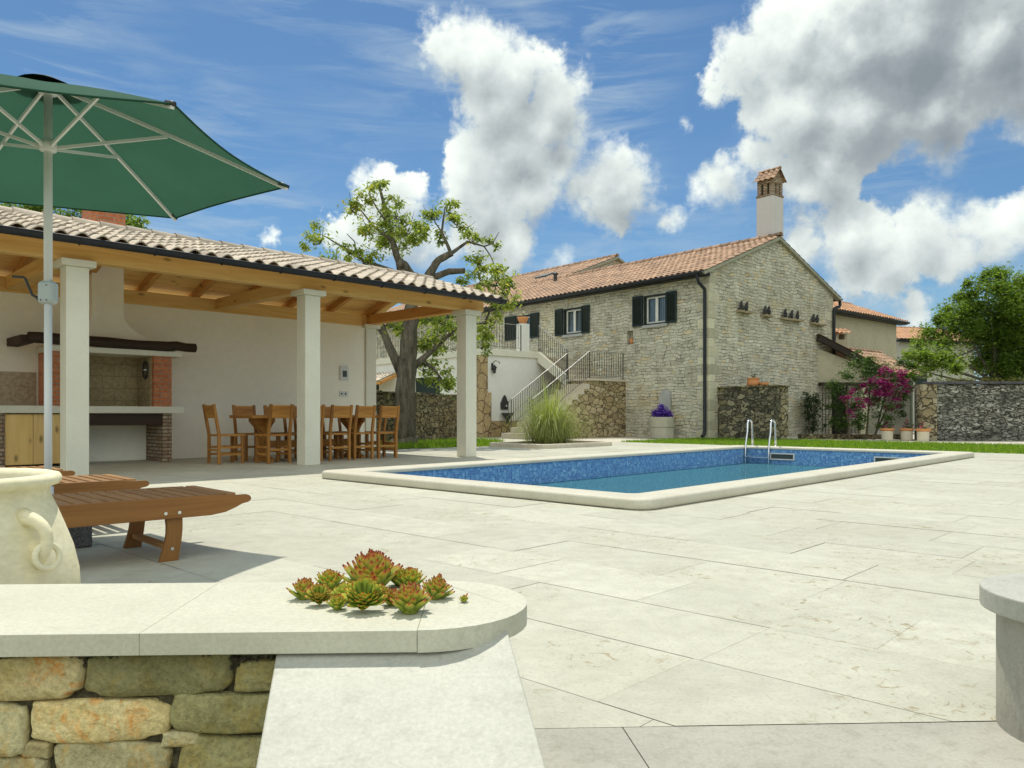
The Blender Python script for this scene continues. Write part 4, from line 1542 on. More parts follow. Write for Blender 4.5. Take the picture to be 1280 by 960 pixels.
L0 = make_lounger()
LF = R(43.5)
GL = 'teak sun loungers beside the parasol'
spots = [((-1.475, 4.33), 'teak sun lounger nearest the viewer, shaded by the green parasol'),
         ((-2.475, 5.24), 'teak sun lounger in the sun, middle of the three'),
         ((-3.50, 6.16), 'teak sun lounger farthest from the viewer, near the pavilion')]
for i, (p, lab) in enumerate(spots):
    o = L0 if i == 0 else copy_tree(L0)
    # p is the near tip of the foot end: shift half a width across
    o.location = (p[0] - math.sin(LF) * 0.31, p[1] + math.cos(LF) * 0.31, 0)
    o.rotation_euler = (0, 0, LF)
    tag(o, lab, 'sun lounger', GL)

# ================================================================== PAVILION
CW, CH = 0.257, 2.666
pav = thing('garden_pavilion', 'open pavilion with white columns, pine rafters and clay tile roof', 'pavilion', PF)
SP = 3.242
cols = [(0, 0), (-SP, 0), (-2 * SP, 0), (-3 * SP, 0), (0, 3.158)]
for (cx, cy) in cols:
    mb = MB()
    mb.box(cx, cy, 0.0, cx + CW, cy + CW, CH - 0.0805)
    cl = mb.build('column', 'column_stone', pav, bevel=0.006)
    mb = MB()
    mb.box(cx - 0.065, cy - 0.065, CH - 0.08, cx + CW + 0.065, cy + CW + 0.065, CH)
    mb.build('capital', 'column_stone', cl, bevel=0.004)
XL, XR2 = -10.3, 0.52
EY, EZ, RY, RZ = -0.46, 2.845, 1.70, 3.47
slope = (RZ - EZ) / (RY - EY)
BY = 2 * RY - EY
mb = MB()
mb.box(XL + 0.1, 0.03, CH + 0.0005, XR2 - 0.06, 0.215, CH + 0.275)
mb.build('front_beam', 'pine_x', pav, bevel=0.006)
mb = MB()
mb.box(XL + 0.1, 3.19, CH - 0.04, -0.07, 3.36, CH + 0.19)
mb.box(-0.068, 3.19, CH + 0.0005, XR2 - 0.1, 3.36, CH + 0.19)
mb.build('back_beam', 'pine_x', pav, bevel=0.006)
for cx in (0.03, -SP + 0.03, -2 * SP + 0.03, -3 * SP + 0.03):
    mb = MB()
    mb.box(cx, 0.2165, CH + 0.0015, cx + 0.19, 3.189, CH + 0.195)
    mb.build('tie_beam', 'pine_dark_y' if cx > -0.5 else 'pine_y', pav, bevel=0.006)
mb = MB()
zr = RZ - 0.17
mb.box(XL + 0.1, RY - 0.07, zr - 0.16, XR2 - 0.08, RY + 0.07, zr + 0.02)
mb.build('ridge_beam', 'pine_x', pav, bevel=0.006)
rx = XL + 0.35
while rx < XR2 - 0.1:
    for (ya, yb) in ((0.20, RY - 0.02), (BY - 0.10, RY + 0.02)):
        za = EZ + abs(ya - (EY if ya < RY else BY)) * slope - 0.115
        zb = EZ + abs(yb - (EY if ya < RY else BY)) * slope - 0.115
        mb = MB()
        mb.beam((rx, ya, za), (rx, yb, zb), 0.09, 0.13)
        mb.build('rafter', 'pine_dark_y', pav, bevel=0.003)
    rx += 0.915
# boarding under the tiles
mb = MB()
for side in (0, 1):
    nb = 15
    for k in range(nb):
        t0, t1 = k / nb, (k + 1) / nb - 0.004
        pts = []
        for dz in (-0.048, -0.028):
            for (xx, tt) in ((XL, t0), (XR2, t0), (XR2, t1), (XL, t1)):
                yy = EY + (RY - EY) * tt
                zz = EZ + (RZ - EZ) * tt + dz
                pts.append((xx, yy if side == 0 else 2 * RY - yy, zz))
        mb.add(pts, ((0, 1, 2, 3), (7, 6, 5, 4), (0, 4, 5, 1), (1, 5, 6, 2), (2, 6, 7, 3), (3, 7, 4, 0)))
mb.build('boarding', 'pine_x', pav)
mb = MB()
lv = math.hypot(RY - EY, RZ - EZ)
tiles(mb, (XL, EY, EZ - 0.02), (1, 0, 0), (0, RY - EY, RZ - EZ), XR2 - XL, lv, 0.222, 0.31, 0.070, 0.026, 0.018, 7, 8)
tiles(mb, (XR2, BY, EZ - 0.02), (-1, 0, 0), (0, RY - BY, RZ - EZ), XR2 - XL, lv, 0.222, 0.31, 0.070, 0.026, 0.018, 9, 6)
rf = mb.build('roof_tiles', 'tile_pale', pav, smooth=True)
mb = MB()
ridge_tiles(mb, (XL, RY, RZ + 0.0), (XR2, RY, RZ + 0.0), 0.36, 0.115)
mb.build('ridge_tiles', 'tile_pale', pav, smooth=True)


def half_pipe(m, p0, p1, r, n=10, th=0.006):
    p0, p1 = Vector(p0), Vector(p1)
    d = (p1 - p0).normalized()
    sd = d.cross(Vector((0, 0, 1))).normalized()
    vs, fs = [], []
    for rr in (r, r - th):
        for q in (p0, p1):
            for k in range(n + 1):
                a = PI + PI * k / n
                vs.append(q + sd * (rr * math.cos(a)) + Vector((0, 0, rr * math.sin(a))))
    N1 = n + 1
    for k in range(n):
        fs.append((k, k + 1, N1 + k + 1, N1 + k))
        fs.append((2 * N1 + k, 2 * N1 + k + 1, 3 * N1 + k + 1, 3 * N1 + k))
    for b_ in (0, 1):
        fs.append(tuple([b_ * N1 + k for k in range(n + 1)] + [(2 + b_) * N1 + k for k in range(n, -1, -1)]))
    m.add(vs, fs, 0.5)


mb = MB()
half_pipe(mb, (XL, EY + 0.015, EZ - 0.005), (XR2 + 0.02, EY + 0.015, EZ - 0.005), 0.068)
mb.tube([(XL, EY - 0.052, EZ - 0.004), (XR2 + 0.02, EY - 0.052, EZ - 0.004)], 0.010, 6)
gt = mb.build('gutter', 'dark_metal', pav, smooth=False)
gx = -9.9
while gx < XR2:
    mb = MB()
    pts = [(gx, EY + 0.015 + 0.072 * math.cos(a), EZ - 0.005 + 0.072 * math.sin(a)) for a in [PI + PI * k / 8 for k in range(9)]]
    mb.tube(pts, 0.009, 6)
    mb.build('bracket', 'dark_metal', gt)
    gx += 0.86
mb = MB()
mb.box(XL + 0.2, 3.20, 0.0, -0.005, 3.36, CH - 0.041)
mb.build('back_wall', 'plaster', pav)

# wall fittings
o = thing('control_panel', 'small grey control panel with dark screen on the pavilion back wall', 'control panel', PF, (-0.52, 3.199, 1.47))
mb = MB()
mb.box(-0.10, -0.03, 0, 0.10, 0, 0.30)
mb.build('casing', 'switch_plate', o, bevel=0.008)
mb = MB()
mb.box(-0.045, -0.034, 0.07, 0.055, -0.0305, 0.20)
mb.build('screen', 'dark_screen', o)
o = thing('power_socket', 'white double power socket below the control panel', 'socket', PF, (-0.53, 3.199, 1.14))
mb = MB()
mb.box(-0.10, -0.012, 0, 0.10, 0, 0.11)
mb.build('plate', 'switch_plate', o, bevel=0.004)
for sx in (-0.045, 0.045):
    mb = MB()
    mb.tube([(sx, -0.0125, 0.055), (sx, -0.016, 0.055)], 0.020, 12)
    mb.build('outlet', 'dark_screen', o)

# ------------------------------------------------------------------ outdoor kitchen
kit = thing('outdoor_kitchen', 'brick barbecue fireplace with plaster hood, stone counter and pine cupboard', 'barbecue', PF)
WY = 3.199
FY = 2.42
mb = MB()
mb.box(-8.9, FY - 0.03, 0.79, -4.10, WY, 0.90)
mb.build('counter', 'column_stone', kit, bevel=0.008)
for (xa, xb, fy, zt_) in ((-4.42, -4.28, FY + 0.02, 0.789), (-5.90, -5.76, FY + 0.02, 0.789), (-6.82, -6.62, FY + 0.02, 0.789)):
    mb = MB()
    mb.box(xa, fy, 0.0, xb, WY - 0.002, zt_)
    mb.build('pier', 'rough_brick', kit)
mb = MB()
mb.box(-5.755, FY + 0.035, 0.60, -4.36, FY + 0.13, 0.788)
mb.build('lintel', 'dark_beam', kit, bevel=0.01)
for (xa, xb) in ((-6.61, -6.262), (-6.256, -5.905)):
    mb = MB()
    mb.box(xa, FY + 0.05, 0.04, xb, FY + 0.075, 0.775)
    dr = mb.build('cupboard_door', 'pine_z', kit, bevel=0.003)
mb = MB()
for (xa, xb) in ((-4.56, -4.28), (-6.02, -5.76)):
    mb = MB()
    mb.box(xa, FY + 0.03, 0.9005, xb, WY - 0.003, 1.7145)
    mb.build('brick_jamb', 'red_brick', kit)
mb = MB()
mb.box(-5.759, WY - 0.06, 0.9005, -4.561, WY - 0.004, 1.7145)
mb.box(-4.585, FY + 0.12, 0.901, -4.5605, WY - 0.061, 1.714)
mb.box(-5.7595, FY + 0.12, 0.901, -5.735, WY - 0.061, 1.714)
mb.build('hearth_lining', 'hearth_tile', kit)
mb = MB()
mb.box(-6.05, FY - 0.03, 1.715, -4.13, WY - 0.002, 1.80)
mb.build('shelf', 'column_stone', kit, bevel=0.005)
mb = MB()
random.seed(4)
pts = []
for k in range(17):
    t = k / 16
    pts.append((-6.34 + 2.43 * t, FY - 0.02, 1.885 + 0.010 * math.sin(5 * t + 1) + (0.02 if 0.86 < t < 0.93 else 0)))
mb.tube(pts, [0.078 + 0.006 * math.sin(9 * t_ / 16 * 2) for t_ in range(17)], 10)
mb.build('mantel_beam', 'dark_beam', kit, smooth=True)
mb = MB()
mb.box(-6.44, FY - 0.05, 1.80, -6.28, WY, 1.925)
mb.build('side_beam', 'dark_beam', kit, bevel=0.01)
# hood: concave taper from shelf to flue
mb = MB()
xa0, xb0, ya0 = -6.00, -4.18, FY + 0.03
xa1, xb1, ya1 = -5.40, -4.93, 2.72
vs, fs = [], []
NH = 10
for k in range(NH + 1):
    t = k / NH
    e = 1 - (1 - t) ** 1.9
    z = 1.8005 + (2.36 - 1.8005) * t
    xa, xb, ya = xa0 + (xa1 - xa0) * e, xb0 + (xb1 - xb0) * e, ya0 + (ya1 - ya0) * e
    vs += [(xa, WY - 0.001, z), (xa, ya, z), (xb, ya, z), (xb, WY - 0.001, z)]
for k in range(NH):
    for q in range(3):
        fs.append((k * 4 + q, k * 4 + q + 1, k * 4 + 4 + q + 1, k * 4 + 4 + q))
mb.add(vs, fs)
mb.build('hood', 'plaster', kit)
mb = MB()
mb.box(xa1, ya1, 2.3605, xb1, WY - 0.001, 3.3)
mb.build('flue', 'plaster', kit)
mb = MB()
mb.box(-5.42, 2.70, 3.15, -4.91, 3.15, 4.06)
mb.build('chimney', 'red_brick', kit)
mb = MB()
mb.box(-5.46, 2.66, 4.0605, -4.87, 3.19, 4.12)
mb.build('chimney_cap', 'red_brick', kit)
mb = MB()
mb.box(-8.9, WY - 0.014, 0.9005, -6.05, WY - 0.002, 1.42)
mb.build('splashback', 'splash_tile', kit)
mb = MB()
mb.box(-5.758, WY - 0.012, 0.01, -4.421, WY - 0.002, 0.6)
mb.build('niche_wall', 'plaster', kit)
ring = thing('iron_wheel', 'small black iron wheel hanging inside the fireplace', 'wheel', PF, (-4.60, 2.72, 1.50))
mb = MB()
mb.tube([(0, 0.10 * math.cos(2 * PI * k / 24), 0.14 * math.sin(2 * PI * k / 24)) for k in range(25)], 0.014, 8, False)
mb.build('rim', 'iron', ring, smooth=True)
mb = MB()
for a in (0, PI / 2):
    mb.tube([(0, 0.10 * math.cos(a), 0.14 * math.sin(a)), (0, -0.10 * math.cos(a), -0.14 * math.sin(a))], 0.008, 6)
mb.tube([(-0.03, 0, 0), (0.015, 0, 0)], 0.022, 10)
mb.build('spokes', 'steel', ring)

# ------------------------------------------------------------------ dining table and chairs
def make_chair():
    """local: sitter faces +y; back at y = 0"""
    t = bpy.data.objects.new('dining_chair', None)
    COL.objects.link(t)
    W, D, SH, TH = 0.40, 0.40, 0.43, 0.93
    for s_ in (-1, 1):
        x = s_ * (W / 2 - 0.02)
        mb = MB()
        mb.beam((x, 0.0, 0.0), (x, 0.0, SH + 0.02), 0.042, 0.045, up=(0, 1, 0))
        a = [Vector((x, 0.0, SH + 0.02)), Vector((x, -0.085, TH))]
        mb.beam(a[0], a[1], 0.042, 0.042, up=(0, 1, 0.15))
        mb.build('back_leg', 'chair_wood_z', t, bevel=0.003)
        mb = MB()
        mb.box(x - 0.021, D - 0.044, 0, x + 0.021, D, SH - 0.001)
        mb.build('front_leg', 'chair_wood_z', t, bevel=0.003)
        for z in (0.13, 0.24):
            mb = MB()
            mb.box(x - 0.012, 0.023, z, x + 0.012, D - 0.045, z + 0.035)
            mb.build('stretcher', 'chair_wood_x', t, bevel=0.002)
    mb = MB()
    mb.box(-W / 2 + 0.042, -0.012, 0.20, W / 2 - 0.042, 0.012, 0.235)
    mb.build('stretcher', 'chair_wood_x', t, bevel=0.002)
    mb = MB()
    mb.box(-W / 2 - 0.005, 0.024, SH, W / 2 + 0.005, D + 0.015, SH + 0.03)
    mb.build('seat', 'chair_wood_x', t, bevel=0.004)
    mb = MB()
    mb.beam((0, -0.048, 0.715), (0, -0.084, 0.915), W - 0.086, 0.022, up=(0, 1, 0.18))
    mb.build('backrest', 'chair_wood_x', t, bevel=0.003)
    return t


ch0 = make_chair()
GC = 'wooden dining chairs round the pavilion table'
TYC = 1.34
seats = [(-3.30, 0.70, 0, 'wooden chair in the near row, left of the middle column'),
         (-2.72, 0.72, 0.03, 'wooden chair in the near row, mostly hidden by the middle column'),
         (-2.20, 0.70, -0.03, 'wooden chair in the near row, just right of the middle column'),
         (-1.71, 0.73, 0.02, 'wooden chair in the near row, third from the tree end'),
         (-1.22, 0.71, -0.04, 'wooden chair in the near row, closest to the walnut tree'),
         (-3.22, 1.99, PI, 'wooden chair by the wall, seen above the left table end'),
         (-2.66, 1.98, PI + 0.04, 'wooden chair by the wall, behind the left half of the table'),
         (-2.10, 1.99, PI - 0.03, 'wooden chair by the wall, behind the middle of the table'),
         (-1.55, 1.98, PI + 0.02, 'wooden chair by the wall, behind the right half of the table'),
         (-4.06, TYC, -PI / 2, 'wooden chair alone at the kitchen end of the table'),
         (-0.72, TYC, PI / 2, 'wooden chair alone at the tree end of the table')]
for i, (x, y, rz, lab) in enumerate(seats):
    o = ch0 if i == 0 else copy_tree(ch0)
    place(o, PF, (x, y, 0), rz)
    tag(o, lab, 'chair', GC)
tb = thing('dining_table', 'long rustic wooden dining table on two carved pedestals', 'table', PF, (-2.37, TYC, 0))
mb = MB()
for k in range(4):
    ya = -0.40 + k * 0.2005
    mb.box(-1.26, ya, 0.71, 1.26, ya + 0.1985, 0.76)
mb.build('tabletop', 'table_wood', tb, bevel=0.004)
for px in (-0.86, 0.86):
    half = [(0.30, 0.0), (0.30, 0.045), (0.15, 0.10), (0.125, 0.2), (0.13, 0.40), (0.17, 0.52), (0.25, 0.61), (0.33, 0.66), (0.33, 0.709)]
    prof = [(px - 0.03, -h, z) for (h, z) in half] + [(px - 0.03, h, z) for (h, z) in reversed(half)]
    mb = MB()
    mb.prism(list(reversed(prof)), (0.06, 0, 0))
    mb.build('pedestal', 'table_wood', tb, bevel=0.004)
    mb = MB()
    mb.prism([(px - 0.03 - 0.001, -0.09, 0.709), (px - 0.03 - 0.001, -0.09, 0.45), (px - 0.22, -0.09, 0.66), (px - 0.22, -0.09, 0.709)], (0, 0.18, 0))
    mb.build('bracket', 'table_wood', tb, bevel=0.003)
mb = MB()
mb.box(-0.83, -0.025, 0.22, 0.83, 0.025, 0.34)
mb.build('stretcher', 'table_wood', tb, bevel=0.004)

# ================================================================== STONE HOUSE
house = thing('stone_house', 'old rubble stone house with clay tile roof and dark green shutters', 'house', HF)
GW = 7.78                      # gable width
HZ = 5.20                      # wall height at the eaves
RXX, RZZ = 3.89, 6.93          # roof surface at ridge
EXX, EZZ = -0.42, 5.23         # roof surface at front eave
hs = (RZZ - EZZ) / (RXX - EXX)
YB = 11.07                     # where the taller rear house begins
YE = 27.0
WINS = [(5.58, 6.53, 3.76, 4.74, (6.54, 6.98), (5.16, 5.57)), (1.68, 2.64, 3.78, 4.78, (2.65, 3.11), (1.24, 1.67)), (8.42, 9.26, 3.80, 4.74, (9.27, 9.98), (7.9, 8.41))]
NICHE = (3.12, 3.41, 3.19, 3.66)


def wall_x0(m, y0, y1, z0, z1, holes, depth=0.22, x=0.0):
    """wall face in the plane x, outside towards -x, with openings and their reveals"""
    ys = sorted({y0, y1, *[h[0] for h in holes], *[h[1] for h in holes]})
    zs_ = sorted({z0, z1, *[h[2] for h in holes], *[h[3] for h in holes]})
    for i in range(len(ys) - 1):
        for j in range(len(zs_) - 1):
            cy, cz = (ys[i] + ys[i + 1]) / 2, (zs_[j] + zs_[j + 1]) / 2
            if any(h[0] < cy < h[1] and h[2] < cz < h[3] for h in holes):
                continue
            m.quad((x, ys[i + 1], zs_[j]), (x, ys[i], zs_[j]), (x, ys[i], zs_[j + 1]), (x, ys[i + 1], zs_[j + 1]), 0.5)
    for (a, b, c_, d) in [h[:4] for h in holes]:
        m.quad((x, a, c_), (x, a, d), (x + depth, a, d), (x + depth, a, c_), 0.5)
        m.quad((x, b, d), (x, b, c_), (x + depth, b, c_), (x + depth, b, d), 0.5)
        m.quad((x, b, c_), (x, a, c_), (x + depth, a, c_), (x + depth, b, c_), 0.5)
        m.quad((x, a, d), (x, b, d), (x + depth, b, d), (x + depth, a, d), 0.5)


mb = MB()
wall_x0(mb, 0, YE, -0.1, HZ + 0.16, [w_[:4] for w_ in WINS] + [NICHE])
g = 0.155
mb.add([(0, 0, -0.1), (GW, 0, -0.1), (GW, 0, HZ + g), (RXX, 0, RZZ - 0.07), (0, 0, HZ + g)], ((0, 1, 2, 3, 4),), 0.5)
mb.quad((GW, 0, -0.1), (GW, YB, -0.1), (GW, YB, HZ + g), (GW, 0, HZ + g), 0.5)
# rear, taller part
RX2 = 7.86
RZ2 = EZZ + (RX2 - EXX) * hs
mb.add([(0, YB, HZ), (2 * RX2, YB, HZ), (2 * RX2, YB, HZ + g), (RX2, YB, RZ2 - 0.09), (0, YB, HZ + g)], ((0, 1, 2, 3, 4),), 0.5)
mb.quad((0, YE, -0.1), (2 * RX2, YE, -0.1), (2 * RX2, YE, HZ), (0, YE, HZ), 0.5)
mb.quad((2 * RX2, YB, -0.1), (2 * RX2, YE, -0.1), (2 * RX2, YE, HZ + g), (2 * RX2, YB, HZ + g), 0.5)
mb.quad((GW, YB, -0.1), (2 * RX2, YB, -0.1), (2 * RX2, YB, HZ), (GW, YB, HZ), 0.5)
# back of the niche
mb.quad((0.219, NICHE[1], NICHE[2]), (0.219, NICHE[0], NICHE[2]), (0.219, NICHE[0], NICHE[3]), (0.219, NICHE[1], NICHE[3]), 0.5)
wl = mb.build('wall', 'house_coursed', house)
# corner stones, a little proud of the wall
mb = MB()
mbr = MB()
z = 0.0
i = 0
rnd = random.Random(17)
while z < HZ - 0.2:
    h = rnd.uniform(0.22, 0.34)
    la, lb = (0.46, 0.26) if i % 2 else (0.26, 0.46)
    mb.box(-0.008, -0.008, z, la * rnd.uniform(0.9, 1.1), lb * rnd.uniform(0.9, 1.1), z + h - 0.012, rnd.random())
    mbr.box(GW - la, -0.008, z, GW + 0.008, lb, z + h - 0.012, rnd.random())
    z += h
    i += 1
plain('corner_stone', (0.46, 0.435, 0.335), (0.56, 0.51, 0.37), 3, 0.9, 0.5, 0.25, fine=0.2)
mb.build('corner_stones', 'corner_stone', house, bevel=0.01)
mbr.build('corner_stones', 'corner_stone', house, bevel=0.01)
# roof: boarding + tiles
mb = MB()


def roof_sheet(m, x0, z0, x1, z1, y0, y1, th=0.06):
    m.add([(x0, y0, z0), (x0, y1, z0), (x1, y1, z1), (x1, y0, z1), (x0, y0, z0 - th), (x0, y1, z0 - th), (x1, y1, z1 - th), (x1, y0, z1 - th)],
          ((0, 3, 2, 1), (4, 5, 6, 7), (0, 1, 5, 4), (1, 2, 6, 5), (2, 3, 7, 6), (3, 0, 4, 7)), 0.4)


roof_sheet(mb, EXX + 0.02, EZZ - 0.02, RXX, RZZ - 0.03, -0.10, YB - 0.001)
roof_sheet(mb, GW - EXX - 0.02, EZZ - 0.02, RXX, RZZ - 0.03, -0.10, YB - 0.001)
roof_sheet(mb, EXX + 0.02, EZZ - 0.02, RX2, RZ2 - 0.03, YB, YE + 0.3)
roof_sheet(mb, 2 * RX2 - EXX, EZZ - 0.02, RX2, RZ2 - 0.03, YB, YE + 0.3)
rs = mb.build('roof', 'verge_stone', house)
mb = MB()
lvh = math.hypot(RXX - EXX, RZZ - EZZ)
sv = (RXX - EXX, 0, RZZ - EZZ)
tiles(mb, (EXX, YB, EZZ - 0.02), (0, -1, 0), sv, YB + 0.12, lvh, 0.225, 0.36, 0.05, 0.024, 0.016, 21, 6)
tiles(mb, (GW - EXX, -0.12, EZZ - 0.02), (0, 1, 0), (-(RXX - EXX), 0, RZZ - EZZ), YB + 0.12, lvh, 0.225, 0.36, 0.05, 0.024, 0.016, 22, 4)
lv2 = math.hypot(RX2 - EXX, RZ2 - EZZ)
tiles(mb, (EXX, YE + 0.3, EZZ - 0.02), (0, -1, 0), (RX2 - EXX, 0, RZ2 - EZZ), YE + 0.3 - YB + 0.12, lv2, 0.225, 0.36, 0.05, 0.024, 0.016, 23, 6)
mb.build('roof_tiles', 'tile_red', rs, smooth=True)
mb = MB()
ridge_tiles(mb, (RXX, -0.16, RZZ + 0.0), (RXX, 12.7, RZZ + 0.0), 0.40, 0.12, 5)
mb.build('ridge_tiles', 'tile_red', rs, smooth=True)
mb = MB()
ridge_tiles(mb, (RX2, YB - 0.14, RZ2), (RX2, YE + 0.3, RZ2), 0.40, 0.12, 6)
mb.build('ridge_tiles', 'tile_red', rs, smooth=True)
# stone verges on the gables
for (yy, xa, za, xm, zm, xb) in ((-0.02, EXX, EZZ, RXX, RZZ, GW - EXX), (YB - 0.08, EXX, EZZ, RX2, RZ2, 2 * RX2 - EXX)):
    mb = MB()
    mb.beam((xa, yy, za - 0.085), (xm + 0.02, yy, zm - 0.085), 0.20, 0.09)
    mb.beam((xb, yy, za - 0.085), (xm - 0.0, yy, zm - 0.083), 0.20, 0.09)
    mb.build('verge', 'verge_stone', rs)
# vent pipe tile on the front slope
mb = MB()
vx, vy = 3.2, 10.4
vz = EZZ + (vx - EXX) * hs
mb.tube([(vx, vy, vz - 0.05), (vx, vy, vz + 0.32)], 0.08, 10)
mb.lathe([(0.13, 0.0), (0.12, 0.06), (0.0, 0.14)], 10, (vx, vy, vz + 0.30))
mb.build('vent_pipe', 'iron', rs)
# roof windows in the rear part
for yy in (13.2, 16.6):
    mb = MB()
    xa, xb = 5.2, 5.8
    pts = []
    for dz in (0.03, 0.11):
        for (xx, q) in ((xa, yy), (xb, yy), (xb, yy + 0.8), (xa, yy + 0.8)):
            pts.append((xx, q, EZZ + (xx - EXX) * hs + dz))
    mb.add(pts, ((0, 1, 2, 3), (7, 6, 5, 4), (0, 4, 5, 1), (1, 5, 6, 2), (2, 6, 7, 3), (3, 7, 4, 0)))
    mb.build('skylight', 'dark_screen', rs)
# gutters and downpipes
mb = MB()
gx0, gz0 = EXX - 0.035, EZZ - 0.045
half_pipe(mb, (gx0, -0.10, gz0), (gx0, YE + 0.2, gz0), 0.085)
mb.tube([(gx0 - 0.085, -0.10, gz0), (gx0 - 0.085, YE + 0.2, gz0)], 0.012, 6)
gt = mb.build('gutter', 'dark_metal', house)
mb = MB()
mb.box(-0.30, -0.02, EZZ - 0.13, -0.001, YE, EZZ - 0.035)
mb.build('eave_board', 'dark_metal', house)
mb = MB()
mb.tube([(gx0, 0.13, gz0 - 0.03), (gx0, 0.13, gz0 - 0.16), (gx0 + 0.06, 0.13, gz0 - 0.30), (-0.09, 0.13, gz0 - 0.48), (-0.075, 0.13, gz0 - 0.62), (-0.075, 0.13, 2.5), (-0.075, 0.13, 0.26), (-0.12, 0.13, 0.14), (-0.22, 0.13, 0.08)], 0.052, 12)
mb.build('downpipe', 'dark_metal', house, smooth=True)
mb = MB()
gx1 = GW - EXX + 0.035
half_pipe(mb, (gx1, -0.12, gz0), (gx1, YB, gz0), 0.085)
mb.build('gutter', 'dark_metal', house)
mb = MB()
mb.tube([(gx1, -0.03, gz0 - 0.05), (gx1, -0.05, gz0 - 0.24), (gx1 - 0.10, -0.06, gz0 - 0.33), (GW + 0.12, -0.075, gz0 - 0.36), (GW - 0.02, -0.075, gz0 - 0.42), (GW - 0.06, -0.075, gz0 - 0.52), (GW - 0.06, -0.075, 2.4), (GW - 0.06, -0.075, 0.05)], 0.055, 12)
mb.build('downpipe', 'dark_metal', house, smooth=True)


def house_window(ya, yb, za, zb, sh_l, sh_r):
    x = 0.02
    mb = MB()
    e = 0.07
    for (p, q) in (((ya, za), (yb, za + 0.05)), ((ya, zb - 0.05), (yb, zb)), ((ya, za + 0.05), (ya + 0.05, zb - 0.05)), ((yb - 0.05, za + 0.05), (yb, zb - 0.05))):
        mb.box(x - 0.04, p[0] + 0.001, p[1] + 0.001, x + 0.05, q[0] - 0.001, q[1] - 0.001)
    win = mb.build('window', 'shutter_green', house, bevel=0.004)
    mb = MB()
    a, b, c_, d = ya + 0.052, yb - 0.052, za + 0.052, zb - 0.052
    m_ = (a + b) / 2
    for (y0, y1, z0, z1) in ((a, b, c_, c_ + 0.055), (a, b, d - 0.055, d), (a, a + 0.06, c_ + 0.055, d - 0.055), (b - 0.06, b, c_ + 0.055, d - 0.055), (m_ - 0.055, m_ + 0.055, c_ + 0.055, d - 0.055)):
        mb.box(x + 0.055, y0, z0, x + 0.115, y1, z1)
    mb.build('frame', 'white_frame', win, bevel=0.005)
    mb = MB()
    mb.quad((x + 0.085, b, c_), (x + 0.085, a, c_), (x + 0.085, a, d), (x + 0.085, b, d))
    mb.build('pane', 'pane_glass', win)
    mb = MB()
    ncv = 40
    for k in range(ncv):
        t0, t1 = k / ncv, (k + 1) / ncv
        x0 = x + 0.17 + 0.012 * math.sin(t0 * 60)
        x1 = x + 0.17 + 0.012 * math.sin(t1 * 60)
        y0, y1 = a + (b - a) * t0, a + (b - a) * t1
        mb.quad((x0, y1, c_), (x0, y0, c_), (x0, y0, d), (x0, y1, d), 0.5)
    mb.build('curtain', 'curtain', win)
    mb = MB()
    mb.box(-0.07, ya - 0.06, za - 0.10, 0.10, yb + 0.06, za - 0.001)
    mb.build('sill', 'plaque_stone', win, bevel=0.008)
    for (y0, y1) in (sh_l, sh_r):
        mb = MB()
        y0, y1 = y0 + 0.005, y1 - 0.005
        z0, z1 = za - 0.01, zb + 0.02
        for (p, q) in (((y0, z0), (y1, z0 + 0.07)), ((y0, z1 - 0.07), (y1, z1)), ((y0, z0 + 0.07), (y0 + 0.055, z1 - 0.07)), ((y1 - 0.055, z0 + 0.07), (y1, z1 - 0.07))):
            mb.box(-0.075, p[0], p[1], -0.035, q[0], q[1])
        nsl = 20
        for k in range(nsl):
            zz = z0 + 0.07 + (z1 - z0 - 0.14) * (k + 0.5) / nsl
            mb.beam((-0.055, y0 + 0.055, zz), (-0.055, y1 - 0.055, zz), 0.006, 0.05, up=(-0.55, 0, 0.83))
        mb.build('shutter', 'shutter_green', win, bevel=0.0)


for wi in WINS:
    house_window(*wi)
# chimney
mb = MB()
cx, cy, chw = 4.62, 0.72, 0.335
mb.box(cx - chw, cy - chw, 6.0, cx + chw, cy + chw, 8.52)
chm = mb.build('chimney', 'chimney_plaster', house, bevel=0.012)
mb = MB()
s2 = 0.315
zb0, zb1 = 8.52, 9.12
mb.box(cx - s2 - 0.03, cy - s2 - 0.03, zb0 + 0.0005, cx + s2 + 0.03, cy + s2 + 0.03, zb0 + 0.07)
for iy in range(-1, 2):
    for ix in range(-1, 2):
        if ix == 0 and iy == 0:
            continue
        mb.box(cx + ix * (s2 - 0.075) - 0.072, cy + iy * (s2 - 0.075) - 0.072, zb0 + 0.0705, cx + ix * (s2 - 0.075) + 0.072, cy + iy * (s2 - 0.075) + 0.072, zb1 - 0.14)
mb.box(cx - s2, cy - s2, zb1 - 0.1395, cx + s2, cy + s2, zb1)
mb.build('lantern', 'rough_brick', chm)
mb = MB()
mb.box(cx - 0.18, cy - 0.18, zb0 + 0.071, cx + 0.18, cy + 0.18, zb1 - 0.14)
mb.build('flue_core', 'dark_room', chm)
mb = MB()
e2 = 0.42
zr2 = 9.50
mb.prism([(cx - s2, cy - s2, zb1 + 0.0005), (cx + s2, cy - s2, zb1 + 0.0005), (cx, cy - s2, zr2 - 0.06)], (0, 2 * s2, 0))
mb.build('cap_gable', 'rough_brick', chm)
mb = MB()
lvc = math.hypot(e2, zr2 - zb1 + 0.05)
tiles(mb, (cx - e2, cy + e2, zb1 - 0.05), (0, -1, 0), (e2, 0, zr2 - zb1 + 0.05), 2 * e2, lvc, 0.21, 0.29, 0.05, 0.02, 0.02, 31, 6)
tiles(mb, (cx + e2, cy - e2, zb1 - 0.05), (0, 1, 0), (-e2, 0, zr2 - zb1 + 0.05), 2 * e2, lvc, 0.21, 0.29, 0.05, 0.02, 0.02, 32, 6)
